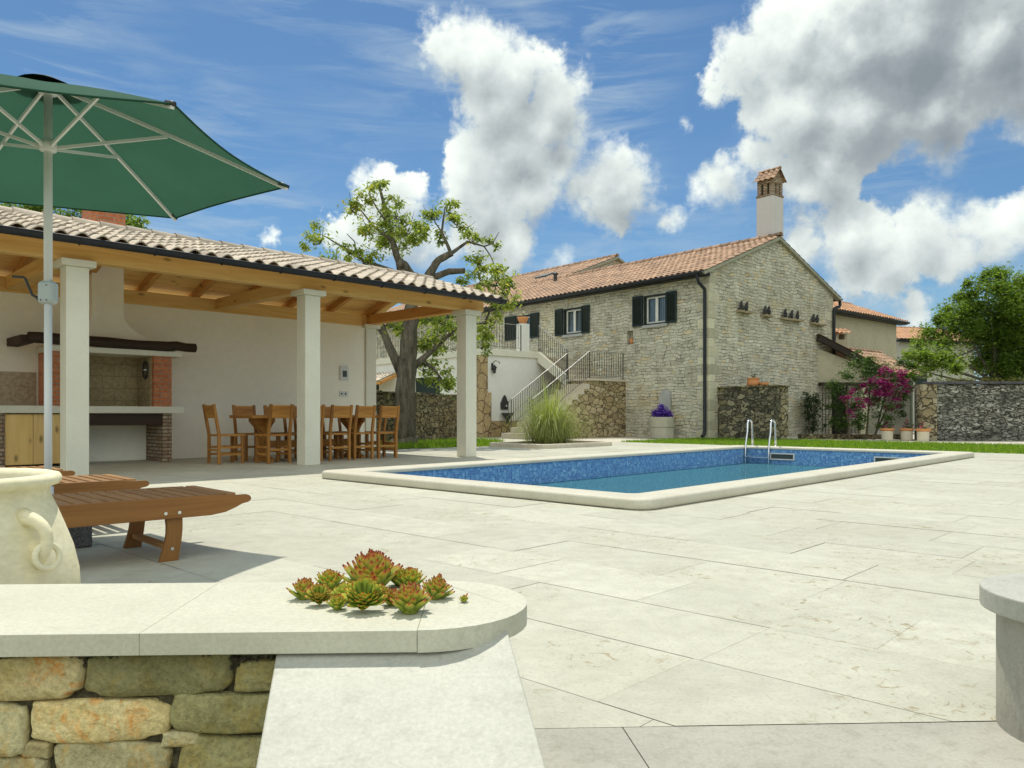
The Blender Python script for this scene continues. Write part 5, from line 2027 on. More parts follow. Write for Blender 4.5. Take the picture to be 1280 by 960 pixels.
ridge_tiles(mb, (cx, cy - e2, zr2 + 0.01), (cx, cy + e2, zr2 + 0.01), 0.28, 0.075)
mb.build('cap_tiles', 'tile_red', chm, smooth=True)
# stone ledges on the gable with pigeons of dark stone
LED = [(1.42, 2.20, 4.12, (1.60, 1.86)), (2.86, 3.36, 4.10, (2.98, 3.22)), (4.04, 5.36, 4.10, (4.26, 4.66, 5.06)), (6.05, 6.95, 4.08, (6.14, 6.42))]
for (xa, xb, zz, ups) in LED:
    mb = MB()
    rnd = random.Random(int(xa * 100))
    nseg = 8
    pts = []
    for k in range(nseg + 1):
        pts.append((xa + (xb - xa) * k / nseg, -0.085 - 0.03 * rnd.random(), zz + rnd.uniform(-0.018, 0.018)))
    for k in range(nseg):
        mb.beam(pts[k], (pts[k + 1][0] + 0.003, pts[k + 1][1], pts[k + 1][2]), 0.17, 0.07)
    mb.build('ledge', 'ledge_stone', house)
PG = 'dark pigeon figures on the gable ledges'
pg_lab = [('left figure of the pair on the leftmost gable ledge', 'right figure of the pair on the leftmost gable ledge'),
          ('left figure of the pair on the short second gable ledge', 'right figure of the pair on the short second gable ledge'),
          ('left figure of the three on the longest gable ledge', 'middle figure of the three on the longest gable ledge', 'right figure of the three on the longest gable ledge'),
          ('left figure of the pair on the ledge next to the downpipe', 'right figure of the pair on the ledge next to the downpipe')]
for (xa, xb, zz, ups), labs in zip(LED, pg_lab):
    for ux, lab in zip(ups, labs):
        mb = MB()
        lean = random.uniform(-0.03, 0.03)
        mb.tube([(0, 0, 0.0), (0.01, 0, 0.04), (0.0, 0, 0.12), (lean, 0, 0.21), (lean + 0.01, -0.01, 0.26), (lean + 0.03, -0.015, 0.30)], [0.035, 0.055, 0.068, 0.046, 0.04, 0.016], 10)
        mb.tube([(-0.05, 0.01, 0.08), (-0.13, 0.015, 0.02)], [0.04, 0.015], 8)
        o = mb.build('pigeon_figure', 'bird_grey', smooth=True, loc=HF.W(ux, -0.10, zz + 0.045), rz=HF.a + random.uniform(-0.4, 0.4))
        tag(o, 'dark upright ' + lab, 'figure', PG)
# pot in the niche
o = MB()
o.lathe([(0.0, 0), (0.06, 0), (0.09, 0.10), (0.085, 0.17), (0.06, 0.20), (0.07, 0.22), (0.0, 0.215)], 18)
tag(o.build('clay_jug', 'terracotta', smooth=True, loc=HF.W(0.11, 3.27, NICHE[2] + 0.002)), 'small terracotta jug standing in the wall niche of the stone house', 'jug')
# plaque and planter against the facade
o = MB()
pa, pb = 1.48, 1.92
pp = [(-0.01, pb, 0.0), (-0.01, pa, 0.0), (-0.01, pa, 1.28)] + [(-0.01, (pa + pb) / 2 - (pb - pa) / 2 * math.cos(PI * k / 10), 1.28 + 0.30 * math.sin(PI * k / 10)) for k in range(1, 10)] + [(-0.01, pb, 1.28)]
o.prism(list(reversed(pp)), (-0.09, 0, 0))
tag(o.build('stone_plaque', 'plaque_stone', loc=HF.W(0, 0, 0), rz=HF.a, bevel=0.01), 'grey round-topped stone slab leaning on the house facade behind the planter', 'slab')
pl = thing('barrel_planter', 'pale two-tiered stone planter of violet flowers against the house facade', 'planter', HF, (-0.60, 1.40, 0))
mb = MB()
mb.lathe([(0.0, 0.0), (0.37, 0.0), (0.385, 0.02), (0.39, 0.33), (0.375, 0.345), (0.375, 0.36), (0.40, 0.375), (0.405, 0.66), (0.39, 0.69), (0.34, 0.69), (0.33, 0.60), (0.0, 0.60)], 40)
mb.build('tub', 'pale_barrel', pl, smooth=False)
mb = MB()
rnd = random.Random(77)
leaves(mb, [(-0.05, 0.10, 0.82, 0.22), (0.0, -0.12, 0.82, 0.22), (-0.1, 0.0, 0.86, 0.22), (0.1, 0.0, 0.82, 0.2), (0, 0.24, 0.74, 0.14), (0, -0.26, 0.74, 0.12)], 9000, 0.06, rnd, aspect=0.9)
mb.build('flowers', 'violet_petal', pl)
# stub wall projecting from the gable
bt = thing('buttress_wall', 'thick dark rubble stub wall projecting from the house gable', 'wall', HF)
mb = MB()
bx0, bx1, by0 = 0.42, 1.14, -2.0
mb.box(bx0, by0, -0.05, bx1, -0.001, 1.60)
mb.build('body', 'buttress_stone', bt)
mb = MB()
mb.box(bx0 + 0.32, by0 - 0.012, -0.05, bx1 + 0.008, by0 + 0.4, 1.5995)
mb.build('wall_end', 'end_rubble', bt)
mb = MB()
mb.box(bx0 - 0.05, by0 - 0.05, 1.6005, bx1 + 0.05, -0.002, 1.65)
mb.build('coping', 'garden_stone', bt, bevel=0.01)
tp = thing('terracotta_pot', 'orange terracotta pot with a dark plant on the stub wall by the gable', 'pot', HF, (0.78, -1.05, 1.651))
mb = MB()
mb.lathe([(0.0, 0), (0.19, 0), (0.205, 0.05), (0.18, 0.17), (0.165, 0.205), (0.19, 0.215), (0.19, 0.25), (0.15, 0.25), (0.14, 0.2), (0, 0.2)], 24)
mb.build('pot', 'terracotta', tp, smooth=True)
mb = MB()
rnd = random.Random(12)
leaves(mb, [(0, 0, 0.28, 0.12)], 5000, 0.06, rnd)
mb.build('plant', 'shrub_leaf', tp)
o = MB()
o.lathe([(0.0, 0), (0.10, 0), (0.13, 0.02), (0.14, 0.10), (0.125, 0.10), (0.11, 0.03), (0, 0.03)], 20)
tag(o.build('clay_saucer', 'terracotta', smooth=True, loc=HF.W(0.80, -1.42, 1.651)), 'small low clay dish beside the terracotta pot on the stub wall', 'dish')
# climbing shrub at the gable
sh = thing('climbing_shrub', 'dark green leggy shrub growing against the right part of the gable', 'shrub', HF, (5.6, -0.35, 0))
mb = MB()
for (dx, dy) in ((-0.1, 0.05), (0.05, 0), (0.14, 0.05)):
    mb.tube([(dx, dy, 0), (dx * 1.5, dy, 0.5), (dx * 2.2, dy, 1.1), (dx * 2.6, dy, 1.5)], [0.03, 0.025, 0.018, 0.008], 7)
mb.build('stem', 'twig', sh)
mb = MB()
rnd = random.Random(14)
leaves(mb, [(-0.45, 0, 1.30, 0.26), (-0.1, -0.05, 1.38, 0.3), (0.3, 0, 1.25, 0.3), (0.5, 0, 1.0, 0.22), (-0.15, 0, 0.95, 0.3), (0.15, 0, 0.7, 0.3), (0.2, 0, 0.4, 0.28), (0.0, 0, 0.2, 0.25), (-0.3, 0, 0.65, 0.18), (-0.55, 0, 1.1, 0.14)], 3600, 0.085, rnd)
mb.build('foliage', 'shrub_leaf', sh)

# ================================================================== ANNEX TERRACE AND STAIRCASE
AZ = 3.0
ann = thing('white_annex', 'white plastered annex with roof terrace beside the stone house', 'annex', HF)
AX0, AY0, AY1 = -4.25, 6.1, 24.0
mb = MB()
wall_x0(mb, AY0, AY1, -0.05, AZ - 0.22, [(8.6, 10.4, 0.0, 2.15), (12.9, 14.2, 0.9, 2.0)], 0.2, AX0)
mb.quad((AX0, AY0, -0.05), (-0.001, AY0, -0.05), (-0.001, AY0, AZ - 0.22), (AX0, AY0, AZ - 0.22), 0.5)
mb.quad((AX0, AY1, -0.05), (-0.001, AY1, -0.05), (-0.001, AY1, AZ - 0.22), (AX0, AY1, AZ - 0.22), 0.5)
mb.build('wall', 'annex_plaster', ann)
mb = MB()
mb.box(AX0 - 0.06, AY0 - 0.06, AZ - 0.2195, -0.002, AY1 + 0.06, AZ)
mb.build('terrace_slab', 'column_stone', ann, bevel=0.01)
for (ya, yb, za, zb) in ((8.6, 10.4, 0.0, 2.15), (12.9, 14.2, 0.9, 2.0)):
    mb = MB()
    mb.box(AX0 + 0.14, ya + 0.001, za + 0.001, AX0 + 0.18, yb - 0.001, zb - 0.001)
    mb.build('door' if za < 0.5 else 'window', 'shutter_green', ann)
mb = MB()
mb.box(AX0 - 0.10, AY0 - 0.10, -0.05, AX0 + 0.32, AY0 + 0.35, 1.52)
mb.box(AX0 - 0.03, AY0 - 0.03, 1.5205, AX0 + 0.22, AY0 + 0.3, AZ - 0.221)
mb.build('corner_stones', 'quoin_stone', ann, bevel=0.015)
mb = MB()
mb.box(AX0 + 0.321, AY0 - 0.02, -0.05, -2.0, AY0 - 0.001, 0.55)
mb.build('plinth', 'quoin_stone', ann)
mb = MB()
lvp = 1.3
tiles(mb, (AX0 - 0.85, 16.8, 2.06), (0, -1, 0), (0.85, 0, 0.36), 5.2, math.hypot(0.85, 0.36), 0.22, 0.3, 0.05, 0.022, 0.016, 41, 6)
mb.build('canopy_tiles', 'tile_pale', ann, smooth=True)
mb = MB()
for yy in (11.4, 13.2, 15.0, 16.7):
    mb.beam((AX0 - 0.80, yy, 2.0), (AX0, yy, 2.34), 0.09, 0.12)
mb.box(AX0 - 0.86, 11.4, 1.93, AX0 - 0.74, 16.8, 2.03)
mb.build('canopy_rafters', 'pine_dark_y', ann)
mb = MB()
PXa, PXb = -2.50, -2.16
mb.box(PXa, AY0 - 0.04, AZ + 0.0005, PXb, AY0 + 0.28, AZ + 0.98)
post = mb.build('parapet_post', 'annex_plaster', ann, bevel=0.01)


def railing(p0, p1, h, name, parent, scroll=False, step=0.115, vertical_posts=True):
    """iron railing above the foot line p0 -> p1"""
    p0, p1 = Vector(p0), Vector(p1)
    mb = MB()
    L = (p1 - p0).length
    n_ = max(2, int(L / step))
    up = Vector((0, 0, h))
    lo = Vector((0, 0, 0.10))
    mb.beam(p0 + lo, p1 + lo, 0.022, 0.012)
    for i_ in range(n_ + 1):
        q = p0 + (p1 - p0) * (i_ / n_)
        ends = i_ in (0, n_)
        r_ = 0.017 if ends else 0.0085
        mb.tube([q + (Vector((0, 0, 0)) if ends else lo), q + up], r_, 6)
        if not ends:
            mb.tube([q + Vector((0, 0, 0.44 * h)), q + Vector((0, 0, 0.5 * h)), q + Vector((0, 0, 0.56 * h))], [0.006, 0.018, 0.006], 6)
    if scroll:
        d = (p0 - p1).normalized()
        d.z = 0
        d.normalize()
        pts = [p0 + up + d * (0.02 + 0.11 * math.sin(a)) - Vector((0, 0, 0.28 * (1 - math.cos(a)) * 0.9)) for a in [PI * k / 10 for k in range(11)]]
        mb.tube(pts, 0.012, 6)
    rl = mb.build(name, 'rail_iron', parent)
    m2 = MB()
    m2.beam(p0 + up, p1 + up, 0.045, 0.016, tone=0.9)
    m2.build('handrail', 'steel_rail', rl, bevel=0.003)
    return rl


plain('steel_rail', (0.34, 0.33, 0.31), (0.42, 0.41, 0.39), 6, 0.35, metal=0.5)
railing((AX0 + 0.04, AY0 + 0.02, AZ), (PXa - 0.02, AY0 + 0.02, AZ), 0.92, 'railing', ann)
railing((AX0 + 0.02, AY1, AZ), (AX0 + 0.02, AY0 + 0.04, AZ), 0.92, 'railing', ann)

stc = thing('stone_staircase', 'outdoor stone staircase with landing and iron railings up to the annex terrace', 'staircase', HF)
SY0, SY1, SX0, LZ = 3.46, 4.56, -1.75, 1.97
mb = MB()
mb.box(SX0, SY0, -0.05, -0.001, SY1, LZ - 0.07)
mb.build('landing', 'stair_stone', stc)
mb = MB()
mb.box(SX0 - 0.04, SY0 - 0.04, LZ - 0.0695, -0.002, SY1, LZ)
mb.build('landing_slab', 'step_stone', stc, bevel=0.008)
NR = 11
ris = LZ / NR
run = 0.282
stp = MB()
core = MB()
for k in range(1, NR):
    zt_ = LZ - k * ris
    xa = SX0 - k * run
    ov = 0.03
    stp.box(xa - 0.012, SY0 - 0.006, zt_ - ris + 0.001, xa + run - (0.045 if k == 1 else 0.0135), SY1 + 0.006 if k < NR - 1 else SY1 + 0.12, zt_)
    if k < NR - 1:
        core.box(xa, SY0 + 0.002, -0.05, xa + run - 0.001, SY1, zt_ - ris)
core.build('flight_core', 'stair_stone', stc)
stp.build('treads', 'step_stone', stc, bevel=0.006)
# upper flight along the facade
NR2 = 6
ris2 = (AZ - LZ) / NR2
run2 = (AY0 - 0.06 - SY1) / (NR2 - 1)
stp = MB()
for k in range(1, NR2):
    stp.box(SX0, SY1 + (k - 1) * run2 + 0.001, LZ + k * ris2 - 0.06, -0.003, SY1 + k * run2, LZ + k * ris2)
    stp.box(SX0 + 0.03, SY1 + (k - 1) * run2 + 0.021, LZ + (k - 1) * ris2, -0.003, SY1 + (k - 1) * run2 + 0.04, LZ + k * ris2 - 0.061)
stp.build('treads', 'step_stone', stc, bevel=0.004)
mb = MB()
# sloping string under the upper flight
ya, yb = SY1 + 0.02, AY0 - 0.061
mb.prism([(SX0 - 0.05, ya, LZ - 0.22), (SX0 - 0.05, yb, AZ - 0.36), (SX0 - 0.05, yb, AZ + 0.02), (SX0 - 0.05, ya, LZ + 0.14)], (0.09, 0, 0))
mb.prism([(SX0 + 0.041, ya, LZ - 0.22), (SX0 + 0.041, yb, AZ - 0.36), (SX0 + 0.041, yb, AZ - 0.24), (SX0 + 0.041, ya, LZ - 0.10)], (1.69, 0, 0))
mb.build('string', 'column_stone', stc)
railing((SX0, SY0 + 0.04, LZ), (-0.10, SY0 + 0.04, LZ), 0.92, 'railing', stc)
xf = SX0 - (NR - 2) * run
railing((xf, SY0 + 0.04, 2 * ris - 0.02), (SX0, SY0 + 0.04, LZ), 0.92, 'railing', stc, True)
railing((xf, SY1 - 0.02, 2 * ris - 0.02), (SX0, SY1 - 0.02, LZ), 0.92, 'railing', stc, True)
railing((SX0, SY1 + 0.03, LZ + 0.14), (SX0, AY0 - 0.08, AZ + 0.02), 0.92, 'railing', stc)

fp = thing('terracotta_bowl', 'terracotta bowl on the white parapet post of the annex terrace', 'bowl', HF, ((PXa + PXb) / 2, AY0 + 0.12, AZ + 0.981))
mb = MB()
mb.lathe([(0.0, 0), (0.10, 0), (0.11, 0.03), (0.18, 0.14), (0.20, 0.24), (0.17, 0.24), (0.15, 0.18), (0.0, 0.17)], 20)
mb.build('bowl', 'terracotta', fp, smooth=True)
mb = MB()
leaves(mb, [(0, 0, 0.24, 0.13)], 2500, 0.06, random.Random(2))
mb.build('plant', 'shrub_leaf', fp)
# wall lantern and iron fountain on the annex side wall
lm = thing('wall_lantern', 'black iron bracket lantern high on the white annex wall', 'lantern', HF, (-3.83, AY0 - 0.001, 2.40))
mb = MB()
mb.tube([(0, 0, 0.0), (0, -0.06, 0.14), (0.02, -0.18, 0.20), (0.06, -0.30, 0.15), (0.07, -0.33, 0.10)], 0.014, 7)
mb.box(-0.04, -0.015, -0.12, 0.04, 0, 0.12)
mb.build('bracket', 'iron', lm)
mb = MB()
mb.lathe([(0.0, -0.22), (0.05, -0.20), (0.075, -0.04), (0.11, -0.02), (0.03, 0.06), (0.0, 0.09)], 6, (0.0, -0.12, -0.02))
mb.build('lamp_head', 'iron', lm)
fo = thing('wall_fountain', 'black cast iron wall fountain with basin on the white annex wall', 'fountain', HF, (-3.30, AY0 - 0.001, 0.45))
mb = MB()
pp = [(-0.17, 0.50), (0.17, 0.50), (0.17, 0.72), (0.12, 0.80), (0.08, 0.90), (0.0, 1.0), (-0.08, 0.90), (-0.12, 0.80), (-0.17, 0.72)]
mb.prism([(p[0], -0.001, p[1]) for p in reversed(pp)], (0, -0.05, 0)) if False else mb.prism([(p[0], -0.001, p[1]) for p in pp], (0, -0.05, 0))
mb.build('back_plate', 'iron', fo, bevel=0.01)
mb = MB()
mb.lathe([(0.0, 0.0), (0.045, 0.0), (0.05, 0.12), (0.12, 0.22), (0.21, 0.34), (0.22, 0.38), (0.19, 0.38), (0.0, 0.33)], 20, (0, -0.20, 0))
mb.build('basin', 'iron', fo, smooth=True)
mb = MB()
mb.tube([(0, -0.05, 0.62), (0, -0.12, 0.63), (0, -0.15, 0.59)], 0.018, 8)
mb.build('spout', 'steel', fo)

# ================================================================== GARDEN WALL, TREES AND PLANTS
GA, GB = Vector((-4.5, 17.8, 0)), Vector((-1.35, 24.6, 0))
gw = thing('garden_wall', 'low brown rubble garden wall behind the walnut tree', 'wall', WORLD, tuple(GA), math.atan2(GB.y - GA.y, GB.x - GA.x))
gl_ = (GB - GA).length
mb = MB()
rnd = random.Random(9)
nseg = 26
top = [1.30 + rnd.uniform(-0.03, 0.03) for _ in range(nseg + 1)]
vs, fs = [], []
for k in range(nseg + 1):
    x = gl_ * k / nseg
    vs += [(x, -0.18, -0.05), (x, -0.17, top[k]), (x, 0.2, top[k] + 0.01), (x, 0.2, -0.05)]
for k in range(nseg):
    for q in range(3):
        fs.append((k * 4 + q, (k + 1) * 4 + q, (k + 1) * 4 + q + 1, k * 4 + q + 1))
fs += [(0, 1, 2, 3), (nseg * 4 + 3, nseg * 4 + 2, nseg * 4 + 1, nseg * 4)]
mb.add(vs, fs, 0.5)
mb.build('body', 'garden_stone', gw)
mb = MB()
for k in range(16):
    x = gl_ * k / 16
    mb.box(x + 0.01, -0.21, 1.30 + rnd.uniform(-0.01, 0.02), x + gl_ / 16 - 0.01, 0.22, 1.37 + rnd.uniform(-0.01, 0.03))
mb.build('coping', 'garden_stone', gw, bevel=0.015)

wt = thing('walnut_tree', 'pruned walnut tree with sawn limbs and sparse leaf clumps behind the pavilion', 'tree', WORLD, (-2.69, 19.2, 0))


def limb(m, pts, n=12, rough=0.06, seed=1):
    """tapered, slightly knotty limb through (x, y, z, r)"""
    rnd = random.Random(seed)
    P, Rr = [], []
    for i in range(len(pts) - 1):
        a, b = pts[i], pts[i + 1]
        k = 4
        for q in range(k):
            t = q / k
            r_ = a[3] + (b[3] - a[3]) * t
            P.append(Vector(a[:3]).lerp(Vector(b[:3]), t) + Vector((rnd.gauss(0, r_ * rough), rnd.gauss(0, r_ * rough), 0)))
            Rr.append(r_ * (1 + rnd.uniform(-rough, rough)))
    P.append(Vector(pts[-1][:3]))
    Rr.append(pts[-1][3])
    m.tube(P, Rr, n)


mb = MB()
limb(mb, [(0.0, 0.0, -0.05, 0.38), (0.0, 0, 0.25, 0.28), (0.04, 0.0, 1.13, 0.235), (0.08, 0.0, 2.13, 0.23), (0.16, 0.0, 2.93, 0.19), (0.18, 0.0, 3.72, 0.145), (-0.1, 0.1, 4.42, 0.095), (-0.3, 0.0, 5.12, 0.068), (-0.46, 0.0, 5.88, 0.05), (-0.62, 0.0, 6.47, 0.025)], 18, 0.07, 3)
mb.build('trunk', 'bark', wt, smooth=True)
mb = MB()
LIMBS = [[(-0.05, 0, 1.75, 0.13), (-0.46, -0.1, 2.73, 0.095), (-0.74, -0.1, 3.22, 0.075), (-0.95, 0, 4.0, 0.05), (-1.0, 0.0, 4.6, 0.04)],
         [(0.16, 0.0, 3.45, 0.125), (0.6, 0.0, 4.22, 0.11), (0.86, 0.0, 4.62, 0.095), (1.2, 0.0, 4.80, 0.085)],
         [(0.6, 0.1, 4.15, 0.09), (1.1, 0.15, 4.36, 0.08), (1.51, 0.2, 4.39, 0.072)],
         [(0.3, -0.1, 4.0, 0.14), (0.05, -0.4, 4.4, 0.12), (-0.05, -0.5, 4.46, 0.11)],
         [(0.2, 0.0, 1.93, 0.10), (0.6, 0.1, 2.29, 0.07), (0.9, 0.1, 2.57, 0.05), (1.4, 0.0, 3.0, 0.04), (2.09, 0.0, 3.05, 0.018)],
         [(1.17, 0.0, 4.78, 0.045), (0.94, 0.0, 5.32, 0.032), (1.02, 0.0, 5.95, 0.014)],
         [(1.17, 0.0, 4.78, 0.05), (1.59, 0.0, 5.08, 0.032), (1.99, 0.1, 4.98, 0.02), (2.2, 0.1, 5.05, 0.015), (2.37, 0.0, 5.32, 0.008)],
         [(1.99, 0.1, 4.98, 0.018), (2.15, 0.1, 4.75, 0.014), (2.25, 0, 4.5, 0.009)],
         [(0.94, 0.0, 5.32, 0.022), (0.75, 0.1, 5.6, 0.012), (0.7, 0.1, 5.85, 0.008)],
         [(-0.12, 0.0, 4.3, 0.05), (-1.0, 0.0, 4.6, 0.04), (-1.49, 0.0, 4.92, 0.028), (-1.99, 0.0, 5.22, 0.012)],
         [(-1.2, 0.0, 4.72, 0.025), (-1.25, 0.1, 5.1, 0.015), (-1.45, 0.1, 5.3, 0.008)],
         [(0.4, 0.05, 2.13, 0.06), (0.7, 0.2, 1.95, 0.04), (1.0, 0.1, 1.55, 0.018)],
         [(2.0, 0.0, 3.02, 0.03), (2.2, 0.0, 3.5, 0.024), (2.3, 0, 4.05, 0.012)],
         [(-0.3, 0.0, 5.1, 0.05), (-0.8, 0.1, 5.5, 0.03), (-1.1, 0.1, 5.9, 0.014)],
         [(-0.32, 0, 5.2, 0.04), (0.1, 0.1, 5.55, 0.022), (0.35, 0.1, 5.6, 0.01)],
         [(-0.4, 0, 5.5, 0.03), (-0.7, 0, 5.95, 0.02), (-0.9, 0.1, 6.3, 0.01)]]
CROWN = [(-1.98, -0.47, 5.07, 0.31), (-1.75, 0.08, 4.78, 0.30), (-1.25, -0.23, 4.83, 0.22), (-1.33, 0.19, 6.01, 0.26), (-0.88, 0.23, 6.28, 0.28), (-0.5, -0.38, 6.35, 0.2), (-0.16, -0.48, 5.72, 0.30), (-0.64, 0.41, 5.56, 0.42), (0.06, -0.33, 5.31, 0.36), (-0.81, -0.48, 5.4, 0.26), (-0.23, 0.5, 5.11, 0.34), (-0.79, -0.05, 4.67, 0.28), (0.22, 0.4, 5.46, 0.28), (0.7, -0.04, 5.74, 0.24), (1.04, 0.25, 6.02, 0.26), (1.44, -0.33, 5.46, 0.25), (0.83, 0.24, 5.25, 0.2), (1.7, 0.36, 5.27, 0.21), (2.13, 0.04, 5.13, 0.13), (2.32, 0.23, 5.05, 0.10), (1.88, 0.31, 4.68, 0.26), (2.31, -0.48, 4.08, 0.36), (2.53, 0.26, 3.96, 0.32), (1.89, 0.16, 4.25, 0.26), (1.42, -0.26, 4.06, 0.16), (2.69, -0.54, 3.55, 0.22), (2.2, -0.2, 3.65, 0.26), (2.03, 0.36, 2.9, 0.27), (1.9, -0.05, 2.52, 0.2), (2.24, 0.29, 3.17, 0.2), (0.73, 0.38, 2.8, 0.38), (1.17, 0.39, 2.97, 0.33), (0.41, 0.46, 2.6, 0.22), (1.61, -0.19, 3.1, 0.28), (0.74, 0.34, 1.8, 0.35), (1.1, -0.1, 1.53, 0.28), (0.41, 0.58, 1.98, 0.2), (0.11, 0.38, 3.0, 0.27), (-0.38, -0.42, 3.04, 0.27), (0.96, -0.36, 3.14, 0.33)]
for k, l_ in enumerate(LIMBS):
    limb(mb, l_, 10, 0.05, k)
rnd = random.Random(52)
for (bx, by, bz, br) in CROWN:                 # fine twigs through every clump
    for q in range(5):
        e = Vector((rnd.gauss(0, 0.6), rnd.gauss(0, 0.6), rnd.gauss(0.2, 0.5))) * br
        c0 = Vector((bx, by, bz)) - Vector((0, 0, br * 0.5))
        mb.tube([c0, c0 + e * 0.6, Vector((bx, by, bz)) + e * 1.1], [0.012, 0.008, 0.004], 5)
mb.build('limbs', 'bark', wt, smooth=True)
mb = MB()
leaves(mb, [(x, y, z, r * 1.15) for (x, y, z, r) in CROWN], 2500, 0.14, random.Random(5), droop=0.6, aspect=0.38)
mb.build('crown', 'walnut_leaf', wt)


def grove_tree(name, label, loc, trunk, crown, per, size, mat, seed, group=None):
    t = thing(name, label, 'tree', WORLD, loc, 0, group)
    m = MB()
    limb(m, trunk, 12, 0.06, seed)
    rnd = random.Random(seed)
    for (bx, by, bz, br) in crown:
        s0 = max(0, min(len(trunk) - 2, int(rnd.uniform(0.5, len(trunk) - 1))))
        a = trunk[s0]
        limb(m, [(a[0], a[1], a[2], a[3] * 0.36), ((a[0] + bx) / 2, (a[1] + by) / 2, (a[2] + bz) / 2 - 0.1, a[3] * 0.2), (bx, by, bz, 0.012)], 6, 0.08, seed + 1)
        for q in range(3):
            e = (bx + rnd.gauss(0, br * 0.5), by + rnd.gauss(0, br * 0.5), bz + rnd.uniform(0.2, 0.8) * br)
            limb(m, [(bx, by, bz, 0.014), (*e, 0.006)], 5, 0.05, seed + q)
    m.build('trunk', 'bark', t, smooth=True)
    m = MB()
    leaves(m, crown, per, size, rnd)
    m.build('crown', mat, t)
    return t


GT = 'leafy trees beyond the garden walls'
grove_tree('leafy_tree', 'broad light green tree rising behind the mossy grey garden wall', (16.14, 25.6, 0), [(0, 0, -0.1, 0.23), (0.0, 0, 1.76, 0.2), (-0.1, 0, 3.32, 0.15), (0.08, 0, 4.4, 0.06)],
           [(-0.71, -0.63, 4.72, 0.62), (0.22, 0.11, 5.18, 0.58), (-1.41, -0.31, 3.85, 0.72), (0.37, 0.25, 3.47, 1.05), (-1.91, 0.3, 3.35, 0.6), (-2.9, -0.7, 2.72, 0.46), (-2.29, -0.8, 2.51, 0.6), (-0.07, 0.6, 2.65, 0.9), (0.59, -0.58, 4.25, 0.95), (1.31, -0.64, 2.75, 1.2), (-1.13, 0.9, 4.31, 0.4), (-1.0, -0.07, 4.5, 0.42), (-2.35, 0.5, 2.27, 0.32), (0.56, -0.06, 2.28, 0.7), (1.9, 0.33, 3.88, 1.0), (1.6, -0.6, 2.3, 0.8), (0.9, -0.5, 3.3, 0.8), (2.2, 0.2, 3.0, 1.0), (1.2, 0.2, 4.9, 0.6), (-0.4, 0.2, 3.6, 0.8)], 8500, 0.115, 'grove_leaf', 61, GT)
grove_tree('leafy_tree', 'light green tree crown showing above the pavilion roof at far left', (-16.8, 30, 0), [(0, 0, -0.1, 0.3), (0.1, 0, 3.0, 0.26), (0.0, 0, 6.0, 0.16), (0.1, 0, 8.0, 0.06)],
           [(-1.85, -0.52, 8.61, 0.55), (-1.3, 0.09, 8.85, 0.62), (-0.16, -0.26, 8.68, 0.6), (0.67, 0.21, 8.61, 0.56), (1.74, 0.25, 8.45, 0.5), (2.6, -0.6, 8.15, 0.3), (-2.47, -0.97, 8.49, 0.6), (-0.38, 0.67, 7.72, 1.1), (1.4, 0, 7.5, 0.9), (-2.2, 0, 7.4, 1.0)], 2600, 0.15, 'grove_leaf', 63, GT)

# ornamental grass in its stone bed
bedf = thing('planting_bed', 'low stone-edged bed at the far side of the pool', 'planting bed', QF, (9.2, 8.75, 0))
mb = MB()
oo = rrect(-1.35, -0.95, 1.35, 0.95, 0.25)
ii = rrect(-1.2, -0.8, 1.2, 0.8, 0.16)
rings = [[(p[0], p[1], 0.0) for p in oo], [(p[0] * 0.998, p[1] * 0.998, 0.085) for p in oo], [(p[0] * 0.985, p[1] * 0.985, 0.10) for p in oo], [(p[0], p[1], 0.10) for p in ii], [(p[0], p[1], 0.03) for p in ii]]
n = len(oo)
vs = [p for r_ in rings for p in r_]
fs = [(i * n + k, i * n + (k + 1) % n, (i + 1) * n + (k + 1) % n, (i + 1) * n + k) for i in range(4) for k in range(n)]
mb.add(vs, fs, 0.5)
mb.build('kerb', 'step_stone', bedf)
mb = MB()
mb.add([(p[0], p[1], 0.05) for p in ii], (tuple(range(n)),), 0.5)
mb.build('soil', 'soil', bedf)
tuft = thing('ornamental_grass', 'tall arching ornamental grass clump in the stone-edged bed', 'grass clump', QF, (9.3, 8.9, 0.05))
mb = MB()
rnd = random.Random(19)
for i in range(2200):
    a = rnd.uniform(0, 2 * PI)
    r0 = abs(rnd.gauss(0, 0.24))
    lean = abs(rnd.gauss(0.72, 0.40))
    L = rnd.uniform(0.95, 1.85)
    if rnd.random() < 0.25:
        L *= 0.6
        lean *= 1.5
    out = Vector((math.cos(a), math.sin(a), 0))
    side = Vector((-math.sin(a), math.cos(a), 0))
    wd = rnd.uniform(0.005, 0.010)
    pts = []
    dry = rnd.random()
    tn = min(1, max(0, rnd.gauss(0.55, 0.2) + (0.3 if dry > 0.9 else 0)))
    ph = rnd.uniform(-0.3, 0.3)
    for k in range(6):
        t = k / 5
        ang = lean * (0.35 + 1.7 * t * t)
        p = out * (r0 + L * t * math.sin(min(ang, 2.3)) * 0.62) + Vector((0, 0, L * (t * math.cos(min(ang, 1.9)) * 0.55 + 0.45 * t * (1 - 0.35 * lean * t)))) + side * (ph * t * t * L * 0.4)
        q = side * (wd * (1 - t * 0.9))
        pts += [p - q, p + q]
    mb.add(pts, [(2 * k, 2 * k + 1, 2 * k + 3, 2 * k + 2) for k in range(5)], [min(1, tn * (0.35 + 0.65 * (j // 2) / 5)) for j in range(12)])
mb.build('blades', 'reed', tuft)

